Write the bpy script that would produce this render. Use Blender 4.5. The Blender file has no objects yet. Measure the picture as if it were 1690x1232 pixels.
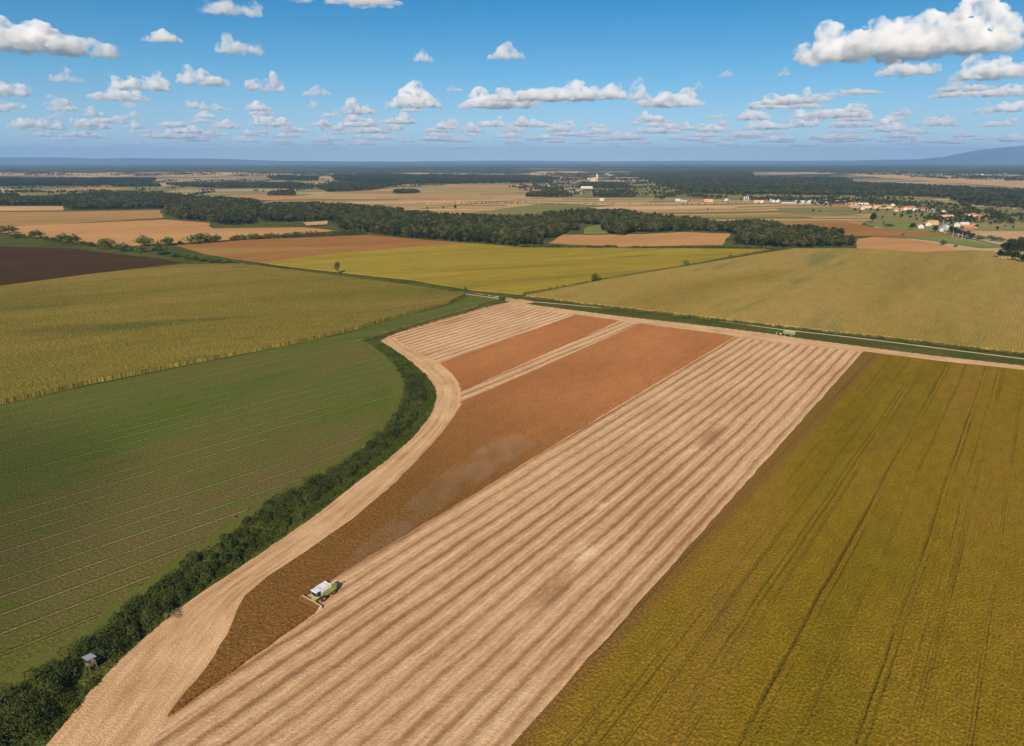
import bpy, bmesh, math, random
import numpy as np
from mathutils import Vector, Matrix
sc = bpy.context.scene
COL = sc.collection
R = math.radians
# ------------------------------------------------------------------ camera
F = 1127.0; PITCH = R(17.25); H = 110.0
cam = bpy.data.objects.new('camera', bpy.data.cameras.new('camera')); COL.objects.link(cam)
cam.location = (0, 0, H); cam.rotation_euler = (math.pi/2 - PITCH, 0, 0)
cam.data.sensor_width = 36; cam.data.lens = F/1690*36
cam.data.clip_start = 1; cam.data.clip_end = 300000
sc.camera = cam
# ------------------------------------------------------------------ sky, sun, exposure
SUN_AZ = 12.0; SUN_EL = 36.0
wd = bpy.data.worlds.new('World'); sc.world = wd; wd.use_nodes = True
wn = wd.node_tree; bg = wn.nodes['Background']
sk = wn.nodes.new('ShaderNodeTexSky'); sk.sky_type = 'NISHITA'; sk.sun_disc = False
sk.sun_elevation = R(SUN_EL); sk.sun_rotation = R(180 + SUN_AZ)
sk.air_density = 1.0; sk.dust_density = 0.3; sk.ozone_density = 4.0
tc = wn.nodes.new('ShaderNodeTexCoord')
vm = wn.nodes.new('ShaderNodeVectorMath'); vm.operation = 'MULTIPLY_ADD'
vm.inputs[1].default_value = (1, 1, 1.75); vm.inputs[2].default_value = (0, 0, 0.07)
nm = wn.nodes.new('ShaderNodeVectorMath'); nm.operation = 'NORMALIZE'
tint = wn.nodes.new('ShaderNodeMix'); tint.data_type = 'RGBA'; tint.blend_type = 'MULTIPLY'
tint.inputs[0].default_value = 1.0; tint.inputs[7].default_value = (0.62, 1.06, 1.10, 1)
wn.links.new(tc.outputs['Generated'], vm.inputs[0]); wn.links.new(vm.outputs[0], nm.inputs[0])
wn.links.new(nm.outputs[0], sk.inputs[0]); wn.links.new(sk.outputs[0], tint.inputs[6])
sx = wn.nodes.new('ShaderNodeSeparateXYZ'); zr = wn.nodes.new('ShaderNodeValToRGB')
wn.links.new(tc.outputs['Generated'], sx.inputs[0]); wn.links.new(sx.outputs[2], zr.inputs[0])
e_ = zr.color_ramp.elements
for p_, c_ in ((0.05, (0.95, 0.98, 0.80)), (0.11, (0.52, 0.95, 0.90)), (0.19, (0.16, 0.80, 0.94))):
    q_ = e_.new(p_); q_.color = (*c_, 1)
e_[0].position = 0.0; e_[0].color = (1.2, 1.05, 0.80, 1); e_[-1].position = 0.6; e_[-1].color = (0.5, 0.72, 0.80, 1)
tint.inputs[0].default_value = 1.0
tint.inputs[7].default_value = (1, 1, 1, 1); wn.links.new(zr.outputs[0], tint.inputs[7])
wn.links.new(tint.outputs[2], bg.inputs[0]); bg.inputs[1].default_value = 0.11
sl = bpy.data.lights.new('sun', 'SUN'); sl.energy = 5.0; sl.angle = R(0.5); sl.color = (1, 0.83, 0.62)
so = bpy.data.objects.new('sun', sl); COL.objects.link(so)
so.rotation_euler = Vector((math.sin(R(SUN_AZ))*math.cos(R(SUN_EL)), math.cos(R(SUN_AZ))*math.cos(R(SUN_EL)), -math.sin(R(SUN_EL)))).to_track_quat('-Z', 'Y').to_euler()
so.location = (-60, -300, 400)
sc.view_settings.view_transform = 'Standard'; sc.view_settings.look = 'None'
sc.view_settings.exposure = 0.42; sc.view_settings.gamma = 1
cy = sc.cycles
cy.use_denoising = True; cy.max_bounces = 10; cy.volume_bounces = 10; cy.diffuse_bounces = 2
cy.glossy_bounces = 2; cy.transparent_max_bounces = 8
try: cy.volume_step_rate = 1.0; cy.volume_max_steps = 64
except Exception: pass

# ------------------------------------------------------------------ helpers
def gp(x, y, z=0.0):
    a = (x-845)/F; b = -(y-616)/F
    d = (a, math.cos(PITCH)+b*math.sin(PITCH), -math.sin(PITCH)+b*math.cos(PITCH))
    t = (z-H)/d[2]
    return Vector((d[0]*t, d[1]*t, z))
def ray(x, y):
    a = (x-845)/F; b = -(y-616)/F
    return Vector((a, math.cos(PITCH)+b*math.sin(PITCH), -math.sin(PITCH)+b*math.cos(PITCH)))
def mpx(y):
    "metres per photograph pixel on the ground at image row y"
    p = gp(845, y); return (p.y*math.cos(PITCH) + H*math.sin(PITCH))/F
def tag(o, label=None, cat=None, group=None, kind=None):
    if label: o['label'] = label
    if cat: o['category'] = cat
    if group: o['group'] = group
    if kind: o['kind'] = kind
    return o
def link(name, me, parent=None, mat=None):
    o = bpy.data.objects.new(name, me); COL.objects.link(o)
    if parent: o.parent = parent
    if mat and me: me.materials.append(mat)
    return o
def empty(name, loc, rz=0.0, s=1.0):
    o = bpy.data.objects.new(name, None); COL.objects.link(o)
    o.location = loc; o.rotation_euler = (0, 0, rz); o.scale = (s, s, s); o.empty_display_size = 0.5
    return o
def npmesh(name, V, Fc, mat=None):
    V = np.asarray(V, np.float32); Fc = np.asarray(Fc, np.int32)
    me = bpy.data.meshes.new(name); k = Fc.shape[1]
    me.vertices.add(len(V)); me.vertices.foreach_set('co', V.ravel())
    me.loops.add(Fc.size); me.loops.foreach_set('vertex_index', Fc.ravel())
    me.polygons.add(len(Fc)); me.polygons.foreach_set('loop_start', np.arange(0, Fc.size, k, dtype=np.int32))
    me.update(calc_edges=True)
    if mat: me.materials.append(mat)
    return me
class MB:
    "collects boxes, tubes and lathed rings into one mesh"
    def __init__(s): s.bm = bmesh.new()
    def box(s, lo, hi, taper=None, rot=None):
        c = [(lo[i]+hi[i])/2 for i in range(3)]; d = [hi[i]-lo[i] for i in range(3)]
        r = bmesh.ops.create_cube(s.bm, size=1)
        for v in r['verts']:
            if taper and v.co.z > 0: v.co.x *= taper[0]; v.co.y *= taper[1]
            v.co = Vector((v.co.x*d[0], v.co.y*d[1], v.co.z*d[2]))
            if rot: v.co = rot @ v.co
            v.co += Vector(c)
        return s
    def poly(s, prof, x0, x1):
        "side profile in (y,z) extruded between two x values"
        a = [s.bm.verts.new((x0, y, z)) for y, z in prof]; b = [s.bm.verts.new((x1, y, z)) for y, z in prof]
        n = len(prof)
        s.bm.faces.new(a); s.bm.faces.new(b[::-1])
        for i in range(n): s.bm.faces.new((a[i], b[i], b[(i+1) % n], a[(i+1) % n]))
        return s
    def tube(s, p, q, r0, r1=None, n=10):
        p = Vector(p); q = Vector(q); r1 = r0 if r1 is None else r1
        M = Matrix.Translation((p+q)/2) @ (q-p).to_track_quat('Z', 'Y').to_matrix().to_4x4()
        bmesh.ops.create_cone(s.bm, cap_ends=True, segments=n, radius1=r0, radius2=r1, depth=(q-p).length, matrix=M)
        return s
    def build(s, name, mat, parent=None, bevel=0):
        bmesh.ops.recalc_face_normals(s.bm, faces=s.bm.faces)
        if bevel: bmesh.ops.bevel(s.bm, geom=s.bm.edges[:], offset=bevel, segments=1, affect='EDGES')
        me = bpy.data.meshes.new(name); s.bm.to_mesh(me); s.bm.free()
        return link(name, me, parent, mat)

class NT:
    def __init__(s, name):
        s.m = bpy.data.materials.new(name); s.m.use_nodes = True; s.t = s.m.node_tree
        s.b = s.t.nodes['Principled BSDF']; s.b.inputs['Roughness'].default_value = 0.9
        s.b.inputs['Specular IOR Level'].default_value = 0.0
    def n(s, k, **kw):
        x = s.t.nodes.new(k)
        for a, b in kw.items(): setattr(x, a, b)
        return x
    def set(s, inp, v):
        if isinstance(v, bpy.types.NodeSocket): s.t.links.new(v, inp)
        elif v is not None: inp.default_value = v
    def math(s, op, a, b=None, c=None, clamp=False):
        x = s.n('ShaderNodeMath', operation=op); x.use_clamp = clamp
        s.set(x.inputs[0], a); s.set(x.inputs[1], b)
        if c is not None: s.set(x.inputs[2], c)
        return x.outputs[0]
    def pos(s):
        return s.n('ShaderNodeNewGeometry').outputs['Position']
    def dot(s, v, w):
        x = s.n('ShaderNodeVectorMath', operation='DOT_PRODUCT'); s.set(x.inputs[0], v); s.set(x.inputs[1], w); return x.outputs['Value']
    def xyz(s, a, b, c=0.0):
        x = s.n('ShaderNodeCombineXYZ'); s.set(x.inputs[0], a); s.set(x.inputs[1], b); s.set(x.inputs[2], c); return x.outputs[0]
    def noise(s, v, scale, detail=3, rough=0.55, dist=0.0):
        x = s.n('ShaderNodeTexNoise'); s.set(x.inputs['Vector'], v); x.inputs['Scale'].default_value = scale
        x.inputs['Detail'].default_value = detail; x.inputs['Roughness'].default_value = rough; x.inputs['Distortion'].default_value = dist
        return x.outputs['Fac']
    def ramp(s, f, stops, interp='LINEAR'):
        x = s.n('ShaderNodeValToRGB'); x.color_ramp.interpolation = interp; e = x.color_ramp.elements
        while len(e) < len(stops): e.new(0.5)
        for i, (p, c) in enumerate(stops):
            e[i].position = p; e[i].color = (*c, 1) if len(c) == 3 else c
        s.set(x.inputs[0], f); return x.outputs[0]
    def step(s, f, a, b):
        x = s.n('ShaderNodeMapRange'); x.interpolation_type = 'SMOOTHSTEP'; s.set(x.inputs[0], f)
        x.inputs[1].default_value = a; x.inputs[2].default_value = b; return x.outputs[0]
    def mix(s, f, a, b, blend='MIX'):
        x = s.n('ShaderNodeMix', data_type='RGBA', blend_type=blend)
        s.set(x.inputs[0], f); s.set(x.inputs[6], (*a, 1) if isinstance(a, tuple) else a); s.set(x.inputs[7], (*b, 1) if isinstance(b, tuple) else b)
        return x.outputs[2]
    def scale(s, c, f):
        x = s.n('ShaderNodeVectorMath', operation='SCALE'); s.set(x.inputs[0], c); s.set(x.inputs['Scale'], f); return x.outputs[0]
    def bump(s, h, dist, strength=1.0):
        x = s.n('ShaderNodeBump'); x.inputs['Strength'].default_value = strength; x.inputs['Distance'].default_value = dist
        s.set(x.inputs['Height'], h); s.t.links.new(x.outputs[0], s.b.inputs['Normal'])
    def out(s, col):
        s.set(s.b.inputs['Base Color'], col); return s.m
def plain(name, c, rough=0.6, metal=0.0, var=0.12, scale=1.5):
    t = NT(name); t.b.inputs['Roughness'].default_value = rough; t.b.inputs['Metallic'].default_value = metal
    t.b.inputs['Specular IOR Level'].default_value = 0.4
    g = t.noise(t.n('ShaderNodeTexCoord').outputs['Object'], scale, 4, 0.6)
    f = t.math('MULTIPLY_ADD', g, 2*var, 1-var)
    return t.out(t.scale((*c,)[:3], f))

def uv(t, az):
    a = R(az); p = t.pos()
    u = t.dot(p, (math.cos(a), -math.sin(a), 0)); v = t.dot(p, (math.sin(a), math.cos(a), 0))
    return p, u, v

# ------------------------------------------------------------------ field materials
def tramline(t, p, u, v, c, h, per, wid, col, amt, off, gap):
    wob = t.math('MULTIPLY_ADD', t.noise(p, 0.02, 2), 1.8, u)
    wob = t.math('ADD', wob, t.math('MULTIPLY_ADD', t.noise(p, 0.7, 3, 0.8), 0.7, off))
    near = t.math('ABSOLUTE', t.math('SUBTRACT', t.math('PINGPONG', wob, per/2), gap))
    k = t.math('SUBTRACT', 1.0, t.step(near, wid*0.3, wid*1.2), clamp=True)
    k = t.math('MULTIPLY', k, t.step(t.noise(t.xyz(u, t.math('MULTIPLY', v, 0.12)), 0.07, 4, 0.75), 0.36, 0.62))
    c = t.mix(t.math('MULTIPLY', k, amt), c, col)
    return c, t.math('SUBTRACT', h, t.math('MULTIPLY', k, 1.2))
def field(name, cols, az=36, patch=0.012, aniso=0.25, fine=1.2, fine_amt=0.35, rows=None, tram=None, spots=None, bump=0.25, mid=0.12, mid_amt=0.25, grad=None, seam=None):
    "cols: three colours from the commonest patches; rows=(period,amount); tram=(period,width,colour,amount); spots=(scale,lo,hi,colour)"
    t = NT(name); p, u, v = uv(t, az)
    st = t.xyz(u, t.math('MULTIPLY', v, aniso))
    big = t.noise(st, patch, 4, 0.6, 0.6)
    c = t.ramp(big, [(0.3, cols[0]), (0.5, cols[1]), (0.7, cols[2])])
    if grad:
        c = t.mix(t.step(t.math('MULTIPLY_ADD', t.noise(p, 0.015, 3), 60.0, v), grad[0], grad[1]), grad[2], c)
    m = t.noise(t.xyz(u, t.math('MULTIPLY', v, 0.45)), mid, 4, 0.65)
    c = t.scale(c, t.math('MULTIPLY_ADD', m, 2*mid_amt, 1-mid_amt))
    if spots:
        sp = t.noise(st, spots[0], 5, 0.7, 0.4)
        c = t.mix(t.step(sp, spots[1], spots[2]), c, spots[3])
    fn = t.noise(t.xyz(u, t.math('MULTIPLY', v, 0.7)), fine, 3, 0.75)
    f2 = t.step(fn, 0.3, 0.7)
    h = f2
    if rows:
        w = t.math('SINE', t.math('MULTIPLY', u, 2*math.pi/rows[0]))
        w = t.math('MULTIPLY_ADD', w, 0.5, 0.5)
        c = t.scale(c, t.math('MULTIPLY_ADD', w, rows[1], 1-rows[1]/2))
        h = t.math('ADD', h, t.math('MULTIPLY', w, rows[1]*2))
    if seam:
        c = t.mix(t.math('MULTIPLY', t.math('SUBTRACT', 1.0, t.step(t.math('MULTIPLY_ADD', t.noise(p, 0.25, 4, 0.7), 6.0, u), seam[0], seam[1]), clamp=True), seam[3]), c, seam[2])
    for tr_ in (tram if tram and isinstance(tram[0], tuple) else ([tram] if tram else [])):
        off_ = tr_[4] if len(tr_) > 4 else 0.0; gap_ = tr_[5] if len(tr_) > 5 else 1.0; u0_, tram_ = u, tr_
        c, h = tramline(t, p, u, v, c, h, tr_[0], tr_[1], tr_[2], tr_[3], off_, gap_)
    if False:
        wob = t.math('MULTIPLY_ADD', t.noise(p, 0.02, 2), 1.6, u)
        fr = t.math('PINGPONG', wob, tram[0]/2)
        near = t.math('ABSOLUTE', t.math('SUBTRACT', fr, 1.0))   # a pair of wheel tracks
        k = t.math('SUBTRACT', 1.0, t.step(near, tram[1]*0.4, tram[1]), clamp=True)
        k = t.math('MULTIPLY', k, t.step(t.noise(t.xyz(u, t.math('MULTIPLY', v, 0.15)), 0.05, 4, 0.7), 0.35, 0.6))
        c = t.mix(t.math('MULTIPLY', k, tram[3]), c, tram[2])
        h = t.math('SUBTRACT', h, t.math('MULTIPLY', k, 1.5))
    c = t.scale(c, t.math('MULTIPLY_ADD', f2, fine_amt, 1-fine_amt/2))
    t.bump(h, bump)
    return t.out(c)

SOY = ((0.16, 0.115, 0.016), (0.215, 0.16, 0.022), (0.24, 0.155, 0.035))
M = {}
M['soy_near'] = field('soybean_leaves', ((0.1724, 0.1257, 0.0084), (0.2411, 0.1602, 0.0125), (0.2826, 0.1602, 0.0262)), 37.3, 0.022, 0.22, 1.6, 0.7, rows=(0.75, 0.05),
                      tram=((24.0, 0.42, (0.15, 0.09, 0.018), 0.42, 3.0, 1.0), (9.0, 0.35, (0.12, 0.08, 0.015), 0.25, 1.0, 0.3), (31.0, 0.5, (0.105, 0.085, 0.012), 0.5, 9.0, 0.8)), seam=(-61, -57.2, (0.21, 0.11, 0.035), 0.7), spots=(0.05, 0.54, 0.80, (0.20, 0.125, 0.03)), bump=0.32, mid=0.25, mid_amt=0.32)
M['soy_mid'] = field('yellowing_soybean', ((0.194, 0.1575, 0.0228), (0.2813, 0.2115, 0.0266), (0.3298, 0.243, 0.0418)), 68, 0.02, 0.12, 0.8, 0.4,
                     spots=(0.03, 0.58, 0.72, (0.17, 0.15, 0.035)), bump=0.3, mid=0.08)
M['rust'] = field('ripe_soybean', ((0.3797, 0.1592, 0.0556), (0.4396, 0.1811, 0.0643), (0.4896, 0.2085, 0.0766)), 35, 0.014, 0.3, 1.3, 0.55, rows=(0.75, 0.08),
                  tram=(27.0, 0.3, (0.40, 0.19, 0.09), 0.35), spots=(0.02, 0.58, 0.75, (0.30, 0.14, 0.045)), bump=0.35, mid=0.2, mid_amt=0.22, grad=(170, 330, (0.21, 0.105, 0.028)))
M['rust_mid'] = field('ripe_soybean_far', ((0.2409, 0.1251, 0.0382), (0.2945, 0.1335, 0.0425), (0.3391, 0.1502, 0.0553)), 70, 0.012, 0.2, 0.8, 0.35,
                      spots=(0.01, 0.5, 0.7, (0.29, 0.19, 0.05)), bump=0.25, mid=0.06)
M['corn'] = field('dry_corn', ((0.1639, 0.1464, 0.0261), (0.2309, 0.184, 0.0356), (0.2979, 0.2091, 0.0522)), 62, 0.012, 0.16, 0.75, 0.75, rows=None,
                  spots=(0.018, 0.55, 0.72, (0.12, 0.12, 0.028)), bump=0.8, mid=0.12, mid_amt=0.3)
M['corn_right'] = field('dry_corn_right', ((0.2722, 0.1988, 0.0442), (0.3629, 0.2571, 0.0626), (0.4234, 0.291, 0.0883)), 37, 0.012, 0.16, 0.75, 0.6, rows=(1.5, 0.14),
                        spots=(0.012, 0.53, 0.68, (0.23, 0.21, 0.06)), bump=0.7, mid=0.1, mid_amt=0.22)
M['plough'] = field('ploughed_soil', ((0.0442, 0.027, 0.012), (0.0572, 0.0322, 0.0148), (0.0676, 0.039, 0.016)), 75, 0.02, 0.15, 0.6, 0.3, bump=0.3)
M['grass'] = field('rough_grass', ((0.06, 0.08, 0.0154), (0.088, 0.1, 0.021), (0.124, 0.12, 0.035)), 70, 0.03, 0.6, 1.1, 0.7, bump=0.5, mid=0.2, mid_amt=0.35)
M['tan'] = field('pale_stubble', ((0.357, 0.2295, 0.104), (0.425, 0.272, 0.128), (0.493, 0.323, 0.16)), 70, 0.012, 0.2, 0.5, 0.25, bump=0.2)
M['orange'] = field('orange_stubble', ((0.3344, 0.1806, 0.0702), (0.4048, 0.215, 0.0858), (0.44, 0.2494, 0.1014)), 66, 0.008, 0.2, 0.4, 0.25, bump=0.2,
                    spots=(0.006, 0.62, 0.72, (0.22, 0.19, 0.07)))
M['brown_tan'] = field('brown_stubble', ((0.255, 0.1615, 0.056), (0.306, 0.187, 0.068), (0.357, 0.2125, 0.08)), 66, 0.01, 0.2, 0.4, 0.25, bump=0.2)
M['olive'] = field('olive_pasture', ((0.136, 0.1403, 0.048), (0.1785, 0.17, 0.056), (0.238, 0.1955, 0.08)), 80, 0.01, 0.3, 0.4, 0.3, bump=0.2)
M['green'] = field('green_pasture', ((0.11, 0.155, 0.035), (0.15, 0.185, 0.045), (0.2, 0.2, 0.06)), 80, 0.012, 0.3, 0.4, 0.3, bump=0.2)

def strip_mat():
    "long narrow strip fields beyond the woods"
    t = NT('strip_fields'); p, u, v = uv(t, 82)
    u = t.math('MULTIPLY_ADD', t.noise(p, 0.0012, 2), 420.0, u)
    cell = t.math('FLOOR', t.math('DIVIDE', t.math('MULTIPLY_ADD', t.noise(t.xyz(u, 0.0), 0.006, 1), 90.0, u), 34.0))
    seg = t.math('FLOOR', t.math('DIVIDE', t.math('MULTIPLY_ADD', cell, 137.0, v), 620.0))
    wn_ = t.n('ShaderNodeTexWhiteNoise', noise_dimensions='2D'); t.set(wn_.inputs['Vector'], t.xyz(cell, seg)); k = wn_.outputs['Value']
    c = t.ramp(k, [(0.0, (0.15, 0.15, 0.05)), (0.14, (0.36, 0.24, 0.11)), (0.34, (0.42, 0.25, 0.11)), (0.5, (0.24, 0.19, 0.07)), (0.62, (0.47, 0.31, 0.16)), (0.76, (0.33, 0.17, 0.075)), (0.88, (0.19, 0.19, 0.06))], 'CONSTANT')
    c2 = t.noise(p, 0.03, 4, 0.6)
    c = t.scale(c, t.math('MULTIPLY_ADD', c2, 0.5, 0.75))
    return t.out(c)
M['strips'] = strip_mat()

def stubble_mat():
    t = NT('stubble_windrows'); p, u, v = uv(t, 36)
    per = 5.4
    wob = t.math('MULTIPLY_ADD', t.noise(t.xyz(u, t.math('MULTIPLY', v, 0.45)), 0.07, 4, 0.6), 2.8, u)
    wob = t.math('MULTIPLY_ADD', t.noise(t.xyz(u, t.math('MULTIPLY', v, 0.5)), 0.5, 3, 0.7), 1.1, wob)
    ph = t.math('MULTIPLY', t.math('ADD', wob, 137.5 - 2.6), 2*math.pi/per)
    def line(mult, off, pw):
        w = t.math('MULTIPLY_ADD', t.math('SINE', t.math('MULTIPLY_ADD', ph, mult, off)), 0.5, 0.5)
        return t.math('POWER', w, pw)
    d1 = line(1.0, 0.0, 3.0); d2 = line(1.0, 2.3, 9.0); d3 = line(1.0, -1.9, 12.0)
    str1 = t.noise(t.xyz(u, t.math('MULTIPLY', v, 0.05)), 0.55, 4, 0.7)
    str2 = t.noise(t.xyz(u, t.math('MULTIPLY', v, 0.18)), 1.4, 3, 0.7)
    amp = t.math('MULTIPLY_ADD', t.noise(t.xyz(u, t.math('MULTIPLY', v, 0.3)), 0.03, 3, 0.6), 1.5, 0.1)
    dk = t.math('ADD', t.math('MULTIPLY', d1, 0.62), t.math('ADD', t.math('MULTIPLY', d2, 0.2), t.math('MULTIPLY', d3, 0.16)))
    clump = t.noise(t.xyz(u, t.math('MULTIPLY', v, 0.55)), 0.5, 5, 0.8)
    k = t.math('SUBTRACT', 0.42, t.math('MULTIPLY', dk, amp))
    k = t.math('MULTIPLY_ADD', str1, 0.62, k); k = t.math('MULTIPLY_ADD', str2, 0.36, k); k = t.math('MULTIPLY_ADD', clump, 0.62, k); k = t.math('SUBTRACT', k, 0.12)
    big = t.noise(p, 0.016, 4, 0.65)
    k = t.math('MULTIPLY_ADD', big, 0.5, k); k = t.math('SUBTRACT', k, 0.70)
    # worn brown places and a few pale spills of chaff
    def blob(px_, r0, r1, stretch):
        g = gp(*px_); a = R(36); gu = g.x*math.cos(a)-g.y*math.sin(a); gv = g.x*math.sin(a)+g.y*math.cos(a)
        du = t.math('SUBTRACT', u, gu); dv = t.math('MULTIPLY', t.math('SUBTRACT', v, gv), stretch)
        ln = t.n('ShaderNodeVectorMath', operation='LENGTH'); t.set(ln.inputs[0], t.xyz(du, dv))
        q = t.math('MULTIPLY_ADD', t.noise(p, 0.35, 4, 0.7), 5.0, ln.outputs['Value'])
        return t.math('SUBTRACT', 1.0, t.step(q, r0+2.2, r1+2.8), clamp=True)
    for q_, r0, r1, st_, amt in (((965, 912), .2, 3.0, .45, .42), ((990, 835), .1, 2.0, .4, .35), ((910, 975), 1.0, 4.0, .3, -.3), ((1172, 722), 1.5, 5.5, .3, -.3), ((690, 590), 1, 4, .2, -.3), ((1150, 740), .2, 2.5, .2, .2), ((745, 530), 1.5, 5, .25, -.2)):
        k = t.math('MULTIPLY_ADD', blob(q_, r0, r1, st_), amt, k)
    c = t.ramp(k, [(0.05, (0.30, 0.162, 0.078)), (0.3, (0.425, 0.25, 0.126)), (0.5, (0.54, 0.338, 0.18)), (0.75, (0.70, 0.485, 0.28)), (1.0, (0.82, 0.60, 0.38))])
    fn = t.noise(p, 1.5, 4, 0.85)
    f2 = t.step(fn, 0.3, 0.72)
    c = t.scale(c, t.math('MULTIPLY_ADD', f2, 0.26, 0.86))
    h = t.math('ADD', t.math('MULTIPLY', k, 1.6), t.math('MULTIPLY', f2, 0.4))
    t.bump(h, 0.3)
    return t.out(c)
M['stubble'] = stubble_mat()

def ribbon_mat(name, lo, hi, lines, amt, dark=None):
    "headland driven round the edge: ruts follow the strip (UV: u across, v metres along)"
    t = NT(name); uvn = t.n('ShaderNodeUVMap').outputs[0]; sp = t.n('ShaderNodeSeparateXYZ'); t.set(sp.inputs[0], uvn)
    U, V = sp.outputs[0], sp.outputs[1]
    n1 = t.noise(t.xyz(t.math('MULTIPLY', U, lines), t.math('MULTIPLY', V, 0.02)), 1.0, 4, 0.65)
    n2 = t.noise(t.xyz(t.math('MULTIPLY', U, lines*2.5), t.math('MULTIPLY', V, 0.12)), 1.0, 4, 0.7)
    p = t.pos(); n3 = t.noise(p, 2.1, 3, 0.75); n4 = t.noise(p, 0.06, 3, 0.6)
    k = t.math('ADD', t.math('MULTIPLY', n1, 0.9), t.math('ADD', t.math('MULTIPLY', n2, 0.5), t.math('MULTIPLY_ADD', n4, 0.5, -0.45)))
    c = t.ramp(k, [(0.25, lo), (0.75, hi)])
    f2 = t.step(n3, 0.3, 0.7)
    c = t.scale(c, t.math('MULTIPLY_ADD', f2, amt, 1-amt/2))
    t.bump(t.math('ADD', t.math('MULTIPLY', n1, 2.5), f2), 0.09)
    return t.out(c)
M['headland'] = ribbon_mat('headland_straw', (0.34, 0.195, 0.092), (0.68, 0.45, 0.25), 6, 0.22)
M['track'] = ribbon_mat('dusty_track', (0.36, 0.29, 0.17), (0.62, 0.52, 0.36), 3, 0.2)
M['mown_ring'] = ribbon_mat('mown_grass_rings', (0.086, 0.105, 0.020), (0.128, 0.126, 0.032), 14, 0.35)
M['asphalt'] = ribbon_mat('old_asphalt', (0.22, 0.22, 0.22), (0.34, 0.34, 0.33), 3, 0.12)

def meadow_mat():
    t = NT('mown_meadow'); p, u, v = uv(t, 45.3)
    st = t.xyz(u, t.math('MULTIPLY', v, 0.3))
    big = t.noise(st, 0.011, 4, 0.6, 0.5)
    c = t.ramp(big, [(0.36, (0.092, 0.125, 0.020)), (0.47, (0.112, 0.13, 0.026)), (0.57, (0.140, 0.125, 0.034)), (0.7, (0.150, 0.118, 0.042))])
    m = t.noise(st, 0.14, 5, 0.7)
    c = t.mix(t.step(m, 0.5, 0.75), c, (0.098, 0.135, 0.022))
    # the thin pale lines the mower left, broken here and there
    per = 8.8
    wob = t.math('MULTIPLY_ADD', t.noise(t.xyz(t.math('MULTIPLY', u, 1.0), t.math('MULTIPLY', v, 0.3)), 0.03, 2), 1.8, u)
    wob = t.math('ADD', wob, t.math('MULTIPLY', t.noise(p, 0.6, 3), 0.45))
    wob = t.math('ADD', wob, 1.3)
    fr = t.math('PINGPONG', wob, per/2)
    pale = t.math('SUBTRACT', 1.0, t.step(fr, 0.15, 0.5), clamp=True)
    brk = t.step(t.noise(t.xyz(u, t.math('MULTIPLY', v, 0.16)), 0.07, 4, 0.7), 0.28, 0.6)
    dark = t.math('SUBTRACT', 1.0, t.step(t.math('ABSOLUTE', t.math('SUBTRACT', fr, 0.65)), 0.1, 0.4), clamp=True)
    c = t.scale(c, t.math('MULTIPLY_ADD', dark, -0.38, 1.0))
    c = t.mix(t.math('MULTIPLY', t.math('MULTIPLY', pale, brk), 0.58), c, (0.36, 0.315, 0.14))
    fn = t.step(t.noise(p, 1.1, 4, 0.75), 0.3, 0.7)
    c = t.scale(c, t.math('MULTIPLY_ADD', fn, 0.5, 0.75))
    t.bump(t.math('ADD', fn, t.math('MULTIPLY', pale, 0.6)), 0.28)
    return t.out(c)
M['meadow'] = meadow_mat()

def patchwork_mat():
    "the plain: hundreds of small fields, woods far off"
    t = NT('patchwork_plain'); p, u, v = uv(t, 78)
    w1 = t.noise(p, 0.0006, 3, 0.6)
    q = t.xyz(t.math('MULTIPLY_ADD', w1, 500.0, u), t.math('MULTIPLY', v, 0.3))
    vo = t.n('ShaderNodeTexVoronoi'); t.set(vo.inputs['Vector'], q); vo.inputs['Scale'].default_value = 0.0062
    sp = t.n('ShaderNodeSeparateXYZ'); t.set(sp.inputs[0], vo.outputs['Color'])
    c = t.ramp(sp.outputs[0], [(0.0, (0.19, 0.18, 0.08)), (0.2, (0.38, 0.28, 0.15)), (0.4, (0.3, 0.23, 0.11)), (0.55, (0.45, 0.34, 0.2)), (0.68, (0.2, 0.19, 0.09)), (0.8, (0.36, 0.22, 0.11)), (0.9, (0.14, 0.15, 0.06))], 'CONSTANT')
    f = t.noise(t.xyz(t.math('MULTIPLY', u, 1.5), t.math('MULTIPLY', v, 0.5)), 0.0011, 5, 0.62)
    fm = t.step(f, 0.5, 0.525)
    wood = t.ramp(t.noise(p, 0.02, 4, 0.7), [(0.3, (0.022, 0.034, 0.016)), (0.7, (0.05, 0.062, 0.028))])
    # woods take over with distance from the farmland in front
    ln = t.n('ShaderNodeVectorMath', operation='LENGTH'); t.set(ln.inputs[0], p)
    far = t.step(ln.outputs['Value'], 3500, 6500)
    c = t.mix(t.math('MULTIPLY', fm, far), c, wood)
    f2 = t.noise(t.xyz(u, t.math('MULTIPLY', v, 0.35)), 0.0007, 4, 0.6)
    c = t.mix(t.math('MULTIPLY', t.step(f2, 0.42, 0.45), t.step(ln.outputs['Value'], 8500, 12000)), c, wood)
    c = t.scale(c, t.math('MULTIPLY_ADD', t.noise(p, 0.01, 4, 0.7), 0.5, 0.75))
    return t.out(c)
M['plain'] = patchwork_mat()

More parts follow.
